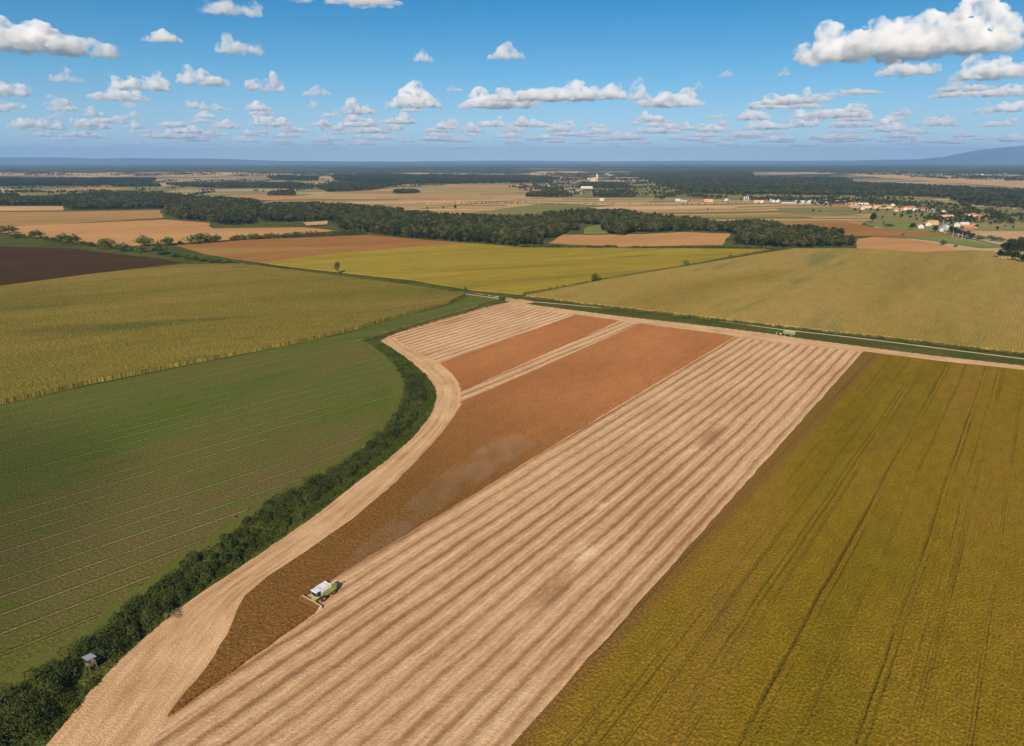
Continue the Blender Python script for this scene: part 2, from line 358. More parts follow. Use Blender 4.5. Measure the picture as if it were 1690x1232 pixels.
# ------------------------------------------------------------------ sheets
rng = random.Random(5)
def densify(pts, step, jit):
    out = []
    n = len(pts)
    for i in range(n):
        a, b = pts[i], pts[(i+1) % n]; L = (b-a).length; k = max(1, min(60, int(L/step)))
        for j in range(k):
            p = a.lerp(b, j/k)
            if j: p = p + Vector((rng.uniform(-jit, jit), rng.uniform(-jit, jit), 0))
            out.append(p)
    return out
def sheet(name, px, z, mat, label, kind='structure', crop=0.0, step=6.0, jit=0.35, at=0.0):
    pts = densify([gp(x, y, at) for x, y in px], step, jit)
    bm = bmesh.new()
    top = [bm.verts.new((p.x, p.y, z+crop)) for p in pts]
    f = bm.faces.new(top); f.normal_update()
    if f.normal.z < 0: f.normal_flip()
    if crop > 0:
        lo = [bm.verts.new((p.x, p.y, 0)) for p in pts]
        for i in range(len(pts)):
            j = (i+1) % len(pts); bm.faces.new((top[i], top[j], lo[j], lo[i]))
    bmesh.ops.triangulate(bm, faces=[f])
    me = bpy.data.meshes.new(name); bm.to_mesh(me); bm.free()
    o = link(name, me, None, mat); return tag(o, label, None, None, kind)
def resample(pts, n):
    d = [0]
    for a, b in zip(pts, pts[1:]): d.append(d[-1]+(b-a).length)
    out = []
    for i in range(n):
        s = d[-1]*i/(n-1); k = max(j for j in range(len(d)) if d[j] <= s+1e-9); k = min(k, len(pts)-2)
        out.append(pts[k].lerp(pts[k+1], (s-d[k])/max(1e-9, d[k+1]-d[k])))
    return out, d[-1]
def smooth(pts, it=2):
    for _ in range(it):
        q = [pts[0]]
        for a, b in zip(pts, pts[1:]): q += [a.lerp(b, .25), a.lerp(b, .75)]
        q.append(pts[-1]); pts = q
    return pts
def ribbon(name, pa, pb, z, mat, label, n=90, m=8, jit=0.3, world=False):
    A = smooth([p if world else gp(*p) for p in pa]); B = smooth([p if world else gp(*p) for p in pb])
    A, la = resample(A, n); B, lb = resample(B, n); V = []; UV = []
    for i in range(n):
        for j in range(m+1):
            p = A[i].lerp(B[i], j/m)
            if j in (0, m): p = p + Vector((rng.uniform(-jit, jit), rng.uniform(-jit, jit), 0))
            V.append((p.x, p.y, z)); UV.append((j/m, (la+lb)/2*i/(n-1)))
    Fc = [(i*(m+1)+j, i*(m+1)+j+1, (i+1)*(m+1)+j+1, (i+1)*(m+1)+j) for i in range(n-1) for j in range(m)]
    me = npmesh(name, V, Fc, mat); ul = me.uv_layers.new(name='UVMap')
    arr = np.array(UV, np.float32)[np.array(Fc).ravel()]; ul.data.foreach_set('uv', arr.ravel())
    if me.polygons[0].normal.z < 0: me.flip_normals()
    o = link(name, me); return tag(o, label, None, None, 'structure')
def path(name, px, width, z, mat, label, n=80, m=3, jit=0.15):
    c = [gp(*p) for p in px]; L = []; Rr = []
    for i, p in enumerate(c):
        d = (c[min(i+1, len(c)-1)] - c[max(i-1, 0)]); d.z = 0; d.normalize(); s = Vector((-d.y, d.x, 0))*width/2
        L.append(p+s); Rr.append(p-s)
    return ribbon(name, L, Rr, z, mat, label, n, m, jit, world=True)

# ground: one sheet to the horizon
def ground():
    rr = [0, 60, 150, 300, 600, 1200, 2500, 5000, 10000, 20000, 44000]; k = 72; V = [(0, 0, 0)]; T = []
    for r in rr[1:]:
        for a in range(k): V.append((r*math.cos(2*math.pi*a/k), r*math.sin(2*math.pi*a/k), 0))
    bm = bmesh.new(); vs = [bm.verts.new(v) for v in V]
    for a in range(k): bm.faces.new((vs[0], vs[1+a], vs[1+(a+1) % k]))
    for i in range(len(rr)-2):
        for a in range(k):
            b = (a+1) % k; bm.faces.new((vs[1+i*k+a], vs[1+(i+1)*k+a], vs[1+(i+1)*k+b], vs[1+i*k+b]))
    me = bpy.data.meshes.new('ground'); bm.to_mesh(me); bm.free()
    tag(link('ground', me, None, M['plain']), 'wide plain of small fields and woods reaching the horizon', None, None, 'structure')
ground()
S = sheet
S('grassland', [(-700, 1900), (2600, 1900), (2600, 640), (1900, 480), (1690, 440), (1640, 428), (1413, 412), (1270, 412), (850, 409), (740, 402), (600, 390), (430, 398), (300, 404), (200, 412), (60, 392), (-60, 380), (-600, 380), (-1100, 470)], 0.03, M['grass'], 'rough green grass between the near fields')
# near fields
S('meadow', [(-500, 800), (-120, 690), (0, 671), (150, 637), (300, 607), (480, 571), (595, 546), (640, 531), (745, 503), (775, 490), (832, 491), (760, 511), (690, 531), (635, 547), (598, 563), (640, 585), (668, 618), (668, 650), (650, 690), (610, 732), (560, 772), (500, 802), (430, 842), (380, 882), (320, 922), (270, 962), (220, 1002), (180, 1042), (130, 1082), (70, 1112), (0, 1150), (-60, 1190), (-150, 1300), (-300, 1500), (-700, 1500)], 0.05, M['meadow'], 'mown green meadow with thin pale mowing lines')
stub = [(20, 1300), (75, 1232), (100, 1205), (150, 1140), (200, 1088), (265, 1030), (330, 980), (400, 935), (470, 887), (530, 845), (585, 800), (640, 760), (690, 715), (715, 680), (722, 655), (718, 640), (708, 625), (690, 608), (672, 592), (650, 577), (628, 563), (640, 556), (690, 536), (760, 516), (830, 501), (842, 498.6), (883, 504), (935, 511), (1030, 523), (1139, 535), (1221, 545), (1275, 552), (1322, 559), (1417, 571.5), (1546, 588), (1690, 604), (1900, 631), (1900, 640), (1690, 611.5), (1560, 597), (1424, 581), (845, 1232), (740, 1350), (300, 1600), (-200, 1600)]
S('stubble_field', stub, 0.06, M['stubble'], 'pale harvested stubble with straw swaths', jit=0.25, step=5)
outer = [(-40, 1360), (20, 1300), (75, 1232), (100, 1205), (150, 1140), (200, 1088), (265, 1030), (330, 980), (400, 935), (470, 887), (530, 845), (585, 800), (640, 760), (690, 715), (715, 680), (722, 655), (718, 640), (708, 625), (690, 608), (672, 592), (650, 577), (630, 564)]
inner = [(150, 1360), (200, 1290), (245, 1235), (277, 1188), (340, 1108), (375, 1052), (392, 1012), (405, 987), (440, 957), (480, 931), (530, 896), (580, 861), (640, 811), (690, 761), (730, 716), (748, 691), (761, 662), (760, 640), (747, 617), (728, 601), (700, 587), (672, 573), (655, 562), (650, 556)]
ribbon('headland_strip', outer, inner, 0.075, M['headland'], 'curved pale headland driven round the field edge', n=220, m=10, jit=0.3)
ribbon('headland_strip', [(842, 499.6), (883, 505), (935, 512), (1030, 524), (1139, 536), (1221, 546), (1275, 553), (1322, 560), (1417, 572.5), (1546, 589), (1690, 605), (1890, 631)],
       [(850, 507), (890, 511), (940, 520), (1030, 532), (1139, 546.5), (1221, 558), (1275, 565), (1322, 570), (1417, 581), (1546, 596.5), (1690, 612), (1890, 639)], 0.078, M['headland'], 'straight pale headland along the grassy lane', n=160, jit=0.3)
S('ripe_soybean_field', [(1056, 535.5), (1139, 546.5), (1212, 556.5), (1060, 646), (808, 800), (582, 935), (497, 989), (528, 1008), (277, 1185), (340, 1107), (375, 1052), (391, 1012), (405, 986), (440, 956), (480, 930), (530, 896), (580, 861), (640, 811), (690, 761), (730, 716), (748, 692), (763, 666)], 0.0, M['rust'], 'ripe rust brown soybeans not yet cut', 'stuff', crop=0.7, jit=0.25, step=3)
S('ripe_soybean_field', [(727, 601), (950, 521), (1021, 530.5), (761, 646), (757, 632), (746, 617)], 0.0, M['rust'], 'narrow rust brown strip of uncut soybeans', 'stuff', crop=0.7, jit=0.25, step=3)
S('soybean_field', [(1425, 582), (1560, 599), (1690, 613), (1900, 640), (2300, 700), (2400, 1500), (500, 1600), (740, 1350), (846.5, 1232)], 0.0, M['soy_near'], 'yellow green soybean field with wheel tracks', 'stuff', crop=0.75, jit=0.35, step=4)
S('corn_field', [(868, 491), (1000, 465), (1130, 443), (1260, 421), (1310, 413), (1420, 413), (1520, 419), (1600, 416), (1640, 418), (1648, 430), (1690, 431), (1900, 450), (2100, 640), (1690, 587), (1480, 562), (1280, 540), (1100, 519), (960, 503)], 0.0, M['corn_right'], 'dry tan corn right of the lane', 'stuff', crop=2.2, jit=0.5, step=5)
S('corn_field', [(-700, 520), (-200, 500), (0, 476), (150, 456), (300, 440), (400, 438), (560, 459), (700, 477), (768, 489), (742, 501), (640, 529), (590, 544), (480, 569), (300, 604), (150, 634), (0, 668), (-120, 688), (-700, 860)], 0.0, M['corn'], 'dry yellow brown corn above the meadow', 'stuff', crop=2.2, jit=0.5, step=4)
S('ploughed_field', [(-700, 470), (-250, 385), (0, 391), (60, 401), (150, 415), (270, 428), (300, 434), (150, 452), (0, 472), (-300, 500)], 0.08, M['plough'], 'dark ploughed soil behind the left corn')
S('soybean_field', [(430, 434), (540, 421), (700, 407), (785, 403), (850, 408), (1000, 409.5), (1270, 412), (1235, 421), (1130, 439), (1000, 461), (862, 487), (780, 480), (680, 463), (560, 450), (470, 440)], 0.0, M['soy_mid'], 'yellow soybean field in front of the woods', 'stuff', crop=0.7, step=6)
S('ripe_soybean_field', [(292, 406), (420, 396), (608, 389), (700, 397), (783, 403), (700, 407), (540, 421), (430, 433.5), (400, 430), (340, 420)], 0.0, M['rust_mid'], 'orange brown soybean field left of the yellow one', 'stuff', crop=0.65, step=6)
ribbon('mown_strip', [(600, 566), (640, 589), (666, 619), (666, 650), (648, 690), (608, 731), (558, 771), (498, 801), (428, 841), (378, 881), (318, 921), (268, 961), (218, 1001), (150, 1060), (60, 1110), (-80, 1190)],
       [(590, 566.5), (622, 590), (646, 620), (648, 652), (630, 690), (592, 729), (543, 766), (484, 797), (414, 836), (365, 872), (304, 912), (252, 950), (200, 988), (134, 1044), (36, 1095), (-105, 1175)], 0.07, M['mown_ring'], 'grass ring mown parallel to the hedge', n=160, m=10, jit=0.8)
M['strip_green'] = field('mown_strip_grass', ((0.085, 0.105, 0.020), (0.10, 0.12, 0.026), (0.115, 0.125, 0.034)), 62, 0.03, 0.2, 1.1, 0.3)
S('grass_strip', [(420, 584), (500, 566), (600, 546), (642, 530), (745, 503), (775, 490.5), (830, 492), (760, 511), (690, 531), (636, 547), (598, 560), (520, 572)], 0.065, M['strip_green'], 'light green grass strip between corn and ditch')
# tracks and roads
path('dirt_lane', [(400, 436.5), (500, 449), (600, 462), (700, 476), (760, 484.5), (800, 490), (840, 496), (875, 498), (940, 503.5), (1040, 513), (1150, 525.5), (1250, 539), (1290, 544.5), (1400, 556.5), (1500, 569), (1690, 593), (1950, 625)], 2.2, 0.1, M['track'], 'pale rutted lane along the field edges', n=200)
path('dirt_lane', [(740, 483), (770, 482.5), (800, 487), (840, 493), (862, 498), (846, 505)], 3.0, 0.13, M['track'], 'pale bend of the lane at the field corner', n=40)
S('bare_patch', [(832, 496), (860, 494), (885, 499), (870, 502), (845, 500)], 0.15, M['tan'], 'bare sandy spot where the lanes meet', step=2)
path('road', [(1760, 430), (1690, 414), (1650, 405.5), (1601, 394), (1575, 388.5), (1548, 383), (1552, 377), (1572, 366), (1590, 356), (1600, 350)], 6.0, 1.0, M['asphalt'], 'grey road bending into the village', n=120)
# middle distance fields
S('grassland', [(-400, 330), (200, 326), (640, 330), (1000, 338), (1440, 358), (1440, 392), (1430, 413), (1270, 413), (850, 410), (740, 404), (600, 392), (430, 400), (200, 413), (-400, 395)], 0.12, M['grass'], 'rough green ground under and between the woods', step=25, jit=3)
S('grassland', [(1425, 345), (1520, 344), (1600, 340), (1760, 352), (1760, 384), (1690, 382), (1600, 381), (1560, 392), (1430, 372)], 0.14, M['olive'], 'green gardens under the village', step=25, jit=3)
mid = [
 ('stubble_field', [(905, 402), (930, 388), (1060, 387), (1125, 383.5), (1205, 386), (1192, 405), (1020, 408)], 'orange', 'orange stubble inside the bend of the woods'),
 ('stubble_field', [(1413, 409), (1408, 396), (1440, 392), (1500, 395), (1556, 405), (1578, 413), (1600, 416), (1520, 418.5), (1420, 412.5)], 'orange', 'orange stubble right of the woods'),
 ('strip_fields', [(640, 345), (700, 318), (860, 327), (1100, 328), (1270, 331), (1380, 341), (1440, 352), (1440, 362), (1420, 372), (1330, 371), (1270, 370), (1100, 360), (980, 350), (850, 366), (760, 362)], 'strips', 'long narrow fields in tan rust and green beyond the woods'),
 ('pasture', [(1432, 371), (1480, 368), (1540, 377), (1560, 386), (1480, 382)], 'green', 'bright green pasture by the village'),
 ('stubble_field', [(1290, 378), (1280, 367), (1390, 366), (1440, 376), (1500, 382), (1560, 386), (1605, 398), (1500, 392), (1400, 390), (1350, 383)], 'rust_mid', 'reddish field below the village'),
 ('pasture', [(1485, 391), (1560, 390), (1610, 399), (1660, 409), (1620, 410), (1560, 401)], 'green', 'green strip beside the road'),
 ('stubble_field', [(1600, 381), (1690, 383), (1760, 390), (1760, 403), (1690, 400), (1640, 394), (1612, 389)], 'tan', 'tan field right of the road'),
 ('pasture', [(1340, 319), (1440, 321), (1540, 330), (1600, 340), (1690, 354), (1690, 366), (1620, 358), (1560, 347), (1400, 337)], 'olive', 'olive pasture between village and far woods'),
 ('stubble_field', [(-100, 341), (105, 341), (107, 348), (-100, 350)], 'tan', 'pale field at the left edge'),
 ('stubble_field', [(-200, 351), (107, 350), (265, 347), (268, 361), (60, 373), (-200, 377)], 'brown_tan', 'brown stubble in front of the left wood'),
 ('stubble_field', [(-50, 378), (100, 371), (270, 363), (345, 369), (352, 378), (430, 377), (500, 376), (560, 382), (420, 394), (296, 403), (200, 409), (130, 402), (60, 392)], 'orange', 'orange stubble behind the row of bushes'),
 ('pasture', [(470, 331), (640, 318), (700, 318), (640, 338), (560, 340)], 'olive', 'olive pasture behind the middle wood'),
 ('pasture', [(780, 352), (900, 336), (1010, 340), (900, 350), (830, 362)], 'olive', 'olive land behind the middle wood right of the lone tree'),
 ('pasture', [(1280, 344), (1400, 342), (1440, 352), (1380, 356), (1290, 352)], 'olive', 'olive strip below the village'),
 ('pasture', [(20, 313), (150, 309), (300, 311), (260, 320), (60, 326)], 'olive', 'olive field behind the left wood'),
 ('stubble_field', [(60, 316), (150, 310), (220, 311), (160, 316)], 'orange', 'orange strip behind the left wood'),
 ('stubble_field', [(335, 325), (430, 322), (520, 325), (470, 331), (350, 333)], 'orange', 'orange field behind the middle wood'),
 ('strip_fields', [(430, 335), (520, 321), (640, 313), (740, 306), (880, 306), (900, 327), (700, 345), (660, 352), (560, 342)], 'strips', 'tan fields rising behind the middle wood'),
 ('pasture', [(1100, 303), (1260, 318), (1260, 331), (1100, 326), (960, 326), (960, 300)], 'olive', 'olive land round the church village'),
 ('stubble_field', [(1250, 283.5), (1400, 289), (1500, 297), (1690, 311), (1800, 314), (1800, 301), (1500, 289), (1250, 281)], 'tan', 'pale open plain beyond the far woods'),
 ('stubble_field', [(0, 285), (300, 283), (500, 288), (760, 285), (700, 293), (300, 292), (0, 290)], 'tan', 'pale plain in the left distance'),
 ('stubble_field', [(880, 283), (960, 283), (985, 288), (920, 293), (850, 290)], 'tan', 'pale field left of the church'),
 ('stubble_field', [(980, 374), (1000, 372), (1000, 388), (962, 388), (970, 376)], 'green', 'green clearing in the woods'),
 ('stubble_field', [(500, 369), (540, 366), (540, 372), (505, 374)], 'tan', 'small clearing in the left woods'),
]
for i, (nm_, px, m_, lb) in enumerate(mid):
    S(nm_, px, 0.2+0.06*i, M[m_], lb, step=25, jit=3)

# ------------------------------------------------------------------ hills and the blue air
nrng = np.random.default_rng(7)
def ridge(name, pts, dist, depth, mat, label):
    "pts = (x pixel, height px above the horizon); a real range of hills at distance dist, depth metres deep"
    xs = np.linspace(pts[0][0], pts[-1][0], 160); hs = np.interp(xs, [p[0] for p in pts], [p[1] for p in pts])
    rows = 26; V = []
    ph = nrng.uniform(0, 6.28, (6, 2))
    for j in range(rows):
        s = j/(rows-1); prof = math.sin(math.pi*min(1, s*1.0))**0.8 if s < 1 else 0
        for i, x in enumerate(xs):
            a = math.atan2((x-845)/F, 1/math.cos(PITCH)*1.0); D = dist + depth*s
            h = (hs[i]/F*dist)*prof
            bumpy = sum(math.sin(x*0.02*(k+1)+ph[k][0]+s*7*(k+1))*0.12/(k+1) for k in range(6))
            h = max(0, h*(1+bumpy)) if hs[i] > 0 else 0
            V.append((D*math.tan(a), D, h-3))
    n = len(xs); Fc = [(j*n+i, j*n+i+1, (j+1)*n+i+1, (j+1)*n+i) for j in range(rows-1) for i in range(n-1)]
    me = npmesh(name, V, Fc, mat); o = link(name, me); return tag(o, label, None, None, 'structure')
def hill_mat():
    t = NT('wooded_hill'); p = t.pos()
    c = t.ramp(t.noise(p, 0.0016, 5, 0.7), [(0.35, (0.025, 0.04, 0.015)), (0.6, (0.045, 0.06, 0.022)), (0.72, (0.12, 0.11, 0.05))])
    return t.out(c)
M['hill'] = hill_mat()
ridge('hill', [(-300, 9), (60, 9), (120, 10), (200, 9), (300, 8), (420, 6), (520, 4.5), (640, 3), (760, 2)], 27000, 5000, M['hill'], 'low wooded hills along the left horizon')
ridge('hill', [(1380, 2), (1450, 5), (1520, 8), (1560, 12), (1575, 17), (1600, 21), (1650, 25), (1700, 28), (1850, 32), (2100, 20)], 25000, 6000, M['hill'], 'long blue mountain at the right edge of the horizon')
ridge('hill', [(500, 2.5), (800, 4), (1000, 3.5), (1200, 4), (1400, 4.5), (1560, 6), (1800, 6)], 33000, 4000, M['hill'], 'faint low rise on the middle horizon')
def haze():
    m = bpy.data.materials.new('haze_air'); m.use_nodes = True; n = m.node_tree; n.nodes.clear()
    o = n.nodes.new('ShaderNodeOutputMaterial'); v = n.nodes.new('ShaderNodeVolumePrincipled')
    v.inputs['Color'].default_value = (0.33, 0.58, 1.0, 1); v.inputs['Density'].default_value = 4.4e-5
    v.inputs['Anisotropy'].default_value = 0.0
    n.links.new(v.outputs[0], o.inputs['Volume'])
    b = MB(); b.box((-46000, -46000, -1.5), (46000, 46000, 860)); tag(b.build('haze', m), 'thin blue air over the plain', None, None, 'stuff')
haze()

# ------------------------------------------------------------------ clouds: real cumulus about 1.4 km up
def cloud_mat():
    m = bpy.data.materials.new('cloud_vapour'); m.use_nodes = True; n = m.node_tree; n.nodes.clear(); L = n.links.new
    o = n.nodes.new('ShaderNodeOutputMaterial'); v = n.nodes.new('ShaderNodeVolumeScatter')
    v.inputs['Color'].default_value = (0.968, 0.977, 0.99, 1)
    g = n.nodes.new('ShaderNodeNewGeometry'); nz = n.nodes.new('ShaderNodeTexNoise'); nz.inputs['Scale'].default_value = 0.0050
    nz.inputs['Detail'].default_value = 4; nz.inputs['Roughness'].default_value = 0.62
    mr = n.nodes.new('ShaderNodeMapRange'); mr.inputs[1].default_value = .43; mr.inputs[2].default_value = .66; mr.inputs[3].default_value = 0.0001; mr.inputs[4].default_value = .024
    L(g.outputs['Position'], nz.inputs['Vector']); L(nz.outputs['Fac'], mr.inputs[0]); L(mr.outputs[0], v.inputs['Density'])
    L(v.outputs[0], o.inputs['Volume']); m.cycles.volume_step_rate = 0.5
    return m
CM = cloud_mat()
def cloud_proto(seed, n=45, towers=3, flat=1.0):
    r = random.Random(seed); W, D, Ht = 1.0, .62, .45; bm = bmesh.new()
    tow = [((k+.5)/towers*.8-.4+r.uniform(-.08, .08), r.uniform(-.1, .1), r.uniform(.45, 1)) for k in range(towers)]
    for i in range(n):
        if r.random() < .55:
            aa = r.uniform(0, 6.28); q = math.sqrt(r.random()); x = .43*W*q*math.cos(aa); y = .4*D*q*math.sin(aa); top = .42*Ht*(1-q*q)**.6+.03
        else:
            t = r.choice(tow); x = t[0]*.8+r.gauss(0, .09)*W; y = t[1]+r.gauss(0, .08)*D
            top = Ht*t[2]*max(.2, 1-2.6*math.hypot((x-t[0]*.8)/W, (y-t[1])/D))
        rad = r.uniform(.05, .095)*(.62+.8*top/Ht); z = r.uniform(0, 1)*max(0, top-rad*.6)
        s = bmesh.ops.create_icosphere(bm, subdivisions=2, radius=rad); bmesh.ops.translate(bm, verts=s['verts'], vec=(x, y, z))
    for v in bm.verts:
        if v.co.z < 0: v.co.z *= .12
        v.co.z *= flat
    me = bpy.data.meshes.new('cloud'); bm.to_mesh(me); bm.free()
    ob = bpy.data.objects.new('cloud_source', me); COL.objects.link(ob)
    a = ob.modifiers.new('r', 'REMESH'); a.mode = 'VOXEL'; a.voxel_size = .014
    for s_, st in ((.13, .07), (.05, .045), (.022, .02)):
        tx = bpy.data.textures.new('t', 'CLOUDS'); tx.noise_scale = s_; tx.noise_depth = 2
        b = ob.modifiers.new('d', 'DISPLACE'); b.texture = tx; b.strength = st*flat; b.mid_level = .5
    dg = bpy.context.evaluated_depsgraph_get(); m2 = bpy.data.meshes.new_from_object(ob.evaluated_get(dg)); bpy.data.objects.remove(ob)
    m2.materials.clear(); m2.materials.append(CM)
    zs = np.empty(len(m2.vertices)*3, np.float32); m2.vertices.foreach_get('co', zs); zs = zs.reshape(-1, 3)
    return m2, float(zs[:, 0].max()-zs[:, 0].min()), float(zs[:, 2].max()-zs[:, 2].min())
CP = [cloud_proto(11+i, 95, [3, 1, 2, 4, 2, 3, 1, 5, 2, 4, 1, 3][i]) for i in range(12)]
def cloud(cx, by, w, h, k=None, label=None, group=None, base=1400.0, flip=False):
    k = rng.randrange(len(CP)) if k is None else k; me, mw, mh = CP[k]
    rr = ray(cx, by); t = (base-H)/rr.z; p = Vector((0, 0, H))+rr*t
    o = link('cloud', me); D = rr.y*t
    W = w/F*(t)/mw; Z = h/F*t/mh
    o.location = p; o.scale = (W*(-1 if flip else 1), W*.9, Z); o.rotation_euler.z = -math.atan2(p.x, p.y)
    tag(o, label, 'cloud', group)
big = [
 (62, 84, 240, 62, 0, 'large grey white cloud reaching in from the upper left edge', False),
 (268, 69, 66, 24, 1, 'small low cloud right of the large one at the upper left', False),
 (398, 88, 82, 34, 2, 'ragged two-lobed cloud below the cloud cut by the top edge', False),
 (385, 24, 105, 40, 3, 'cloud cut off by the top edge left of the middle', False),
 (602, 8, 130, 20, 5, 'wide cloud of which only the base shows at the top edge', False),
 (490, 2, 60, 12, 4, 'thin cloud base just showing at the top edge', False),
 (108, 134, 56, 28, 1, 'round cloud under the large upper left cloud', False),
 (12, 158, 72, 40, 2, 'bulging cloud cut by the left edge', False),
 (234, 148, 98, 36, 3, 'broad white cloud above a flatter twin on the left', False),
 (195, 166, 96, 26, 5, 'flatter cloud just under the broad white cloud on the left', True),
 (334, 140, 84, 34, 0, 'white cloud with a trailing right side, left of the middle', False),
 (437, 149, 64, 34, 2, 'compact white cloud with a single dome left of the middle', True),
 (523, 158, 48, 20, 1, 'small peaked cloud left of the tall triangular one', False),
 (590, 188, 62, 28, 4, 'lumpy cloud touching the left of the tall triangular one', False),
 (684, 177, 98, 47, 6, 'tall triangular white cloud in the middle of the sky', False),
 (699, 102, 36, 25, 1, 'small lone peaked cloud high in the middle', True),
 (836, 97, 64, 30, 6, 'small lone domed cloud high in the blue', False),
 (826, 178, 140, 36, 5, 'left end of the long cloud bank in the middle', False),
 (900, 166, 190, 36, 3, 'central hump of the long cloud bank', False),
 (985, 163, 110, 28, 0, 'right end of the long cloud bank', True),
 (750, 151, 32, 11, 4, 'tiny flat cloud over the left end of the cloud bank', False),
 (1052, 164, 50, 38, 6, 'upright puff right of the long cloud bank', False),
 (1102, 176, 120, 32, 5, 'long cloud trailing right of the upright puff', True),
 (1152, 150, 24, 18, 1, 'little grey puff over the trailing cloud', False),
 (1075, 201, 52, 20, 2, 'small white cloud below the trailing cloud', False),
 (868, 208, 48, 17, 4, 'small oval cloud under the long cloud bank', False),
 (1198, 127, 30, 12, 1, 'wispy little cloud left of the huge one', False),
 (1286, 125, 36, 14, 2, 'little grey cloud below the tip of the huge one', True),
 (1500, 92, 345, 112, 3, 'huge white cumulus with a dark flat base at the upper right', False),
 (1498, 124, 98, 35, 2, 'two-horned cloud under the huge cumulus', False),
 (1640, 130, 130, 48, 5, 'grey based cloud cut by the right edge', False),
 (1668, 158, 110, 26, 0, 'long cloud at the right edge under the grey based one', True),
 (1670, 184, 90, 30, 3, 'puffy cloud at the right edge lowest of three', False),
 (1590, 150, 90, 20, 4, 'hazy veil of cloud between the two-horned cloud and the right edge', False),
 (1300, 172, 110, 20, 5, 'flat cloud at the left end of the right hand bank', False),
 (1345, 168, 60, 26, 2, 'domed cloud on top of the right hand bank', False),
 (1240, 198, 56, 20, 1, 'bright oval cloud left of the right hand bank', False),
 (1370, 194, 130, 24, 3, 'broad white band in the middle of the right hand bank', False),
 (1408, 210, 80, 18, 0, 'white cloud under the broad band of the right hand bank', False),
 (1465, 217, 60, 32, 6, 'bright puff closing the right hand bank', False),
 (1558, 208, 48, 20, 1, 'small bright cloud alone right of the bank', False),
]
for c in big: cloud(c[0], c[1], c[2], c[3], c[4], c[5], None, flip=c[6])
# rows of small flat clouds low above the horizon
rows = [(183, 24, 44, 13, -20, 700), (193, 20, 52, 14, 30, 560), (198, 14, 44, 12, 560, 720), (206, 22, 58, 14, 0, 1230), (216, 26, 52, 12, 0, 1290), (224, 24, 60, 11, 300, 1540), (231, 22, 56, 9, 60, 1660), (237, 20, 50, 8, 400, 1500), (243, 16, 60, 5, 200, 1690), (168, 8, 50, 12, 1380, 1560), (190, 12, 50, 12, 1400, 1690), (200, 26, 60, 13, 1150, 1500), (182, 22, 60, 12, 1180, 1480), (210, 22, 60, 12, 1200, 1690), (234, 24, 56, 9, 900, 1690), (175, 26, 46, 11, 0, 250), (213, 20, 46, 12, 0, 1200), (228, 22, 50, 9, 0, 1690), (160, 16, 80, 10, 1350, 1600)]
crng = random.Random(21)
for (y, n, w, h, x0, x1) in rows:
    n = int(n*(x1-x0)/1690)
    for i in range(n):
        x = x0+(x1-x0)*(i+crng.uniform(.1, .9))/max(1, n); s = crng.uniform(.45, 1.35)
        cloud(x, y+crng.uniform(-4.5, 4.5), w*s*.9, h*crng.uniform(.8, 1.7)*min(1.2, s**.5), None, 'small flat cloud in the crowded rows low above the horizon', 'small clouds in rows above the horizon', flip=crng.random() < .5)

def added_shade_cloud():  # out-of-view cloud added behind the camera only to darken the lower left meadow
    m = bpy.data.materials.new('added_shade_vapour'); m.use_nodes = True; n = m.node_tree; n.nodes.clear()
    o = n.nodes.new('ShaderNodeOutputMaterial'); v = n.nodes.new('ShaderNodeVolumeScatter'); v.inputs['Color'].default_value = (.98, .98, .99, 1); v.inputs['Density'].default_value = .0034
    n.links.new(v.outputs[0], o.inputs['Volume'])
    bm = bmesh.new(); bmesh.ops.create_icosphere(bm, subdivisions=4, radius=1)
    for q in bm.verts: q.co *= 1+.12*math.sin(q.co.x*5+1)*math.cos(q.co.y*4)
    me = bpy.data.meshes.new('cloud'); bm.to_mesh(me); bm.free(); o = link('cloud', me, None, m)
    bk = 1400/math.tan(R(SUN_EL)); o.location = (-350-bk*math.sin(R(SUN_AZ)), 40-bk*math.cos(R(SUN_AZ)), 1400); o.scale = (250, 250, 90)
    tag(o, 'thin unseen cloud added behind the viewpoint to shade the lower left meadow', 'cloud')
added_shade_cloud()

# ------------------------------------------------------------------ trees
def leaf_mat(name, stops, trans=0.15):
    t = NT(name); oi = t.n('ShaderNodeObjectInfo'); p = t.pos()
    g = t.noise(p, 0.22, 3, 0.6)
    f = t.math('ADD', t.math('MULTIPLY', oi.outputs['Random'], 0.7), t.math('MULTIPLY_ADD', g, 0.6, -0.15))
    c = t.ramp(f, stops)
    c = t.scale(c, t.math('MULTIPLY_ADD', t.noise(p, 1.3, 2, 0.7), 1.1, 0.45))
    return t.out(c)
G1 = (0.022, 0.032, 0.010); G2 = (0.040, 0.050, 0.014); G3 = (0.078, 0.078, 0.022); G4 = (0.12, 0.08, 0.03)
M['leaf'] = leaf_mat('tree_leaves', [(0.08, G1), (0.4, G2), (0.7, G3), (0.9, (0.11, 0.10, 0.034)), (0.99, G4)])
M['leaf_dark'] = leaf_mat('dark_leaves', [(0.1, (0.016, 0.026, 0.010)), (0.5, (0.028, 0.038, 0.012)), (0.9, (0.05, 0.058, 0.018))])
M['leaf_bush'] = leaf_mat('bush_leaves', [(0.1, (0.045, 0.066, 0.014)), (0.5, (0.072, 0.095, 0.02)), (0.9, (0.11, 0.125, 0.03))])
M['leaf_autumn'] = leaf_mat('turning_leaves', [(0.1, (0.12, 0.09, 0.03)), (0.9, (0.2, 0.12, 0.04))])
M['bark'] = plain('bark', (0.10, 0.075, 0.05), 0.9)
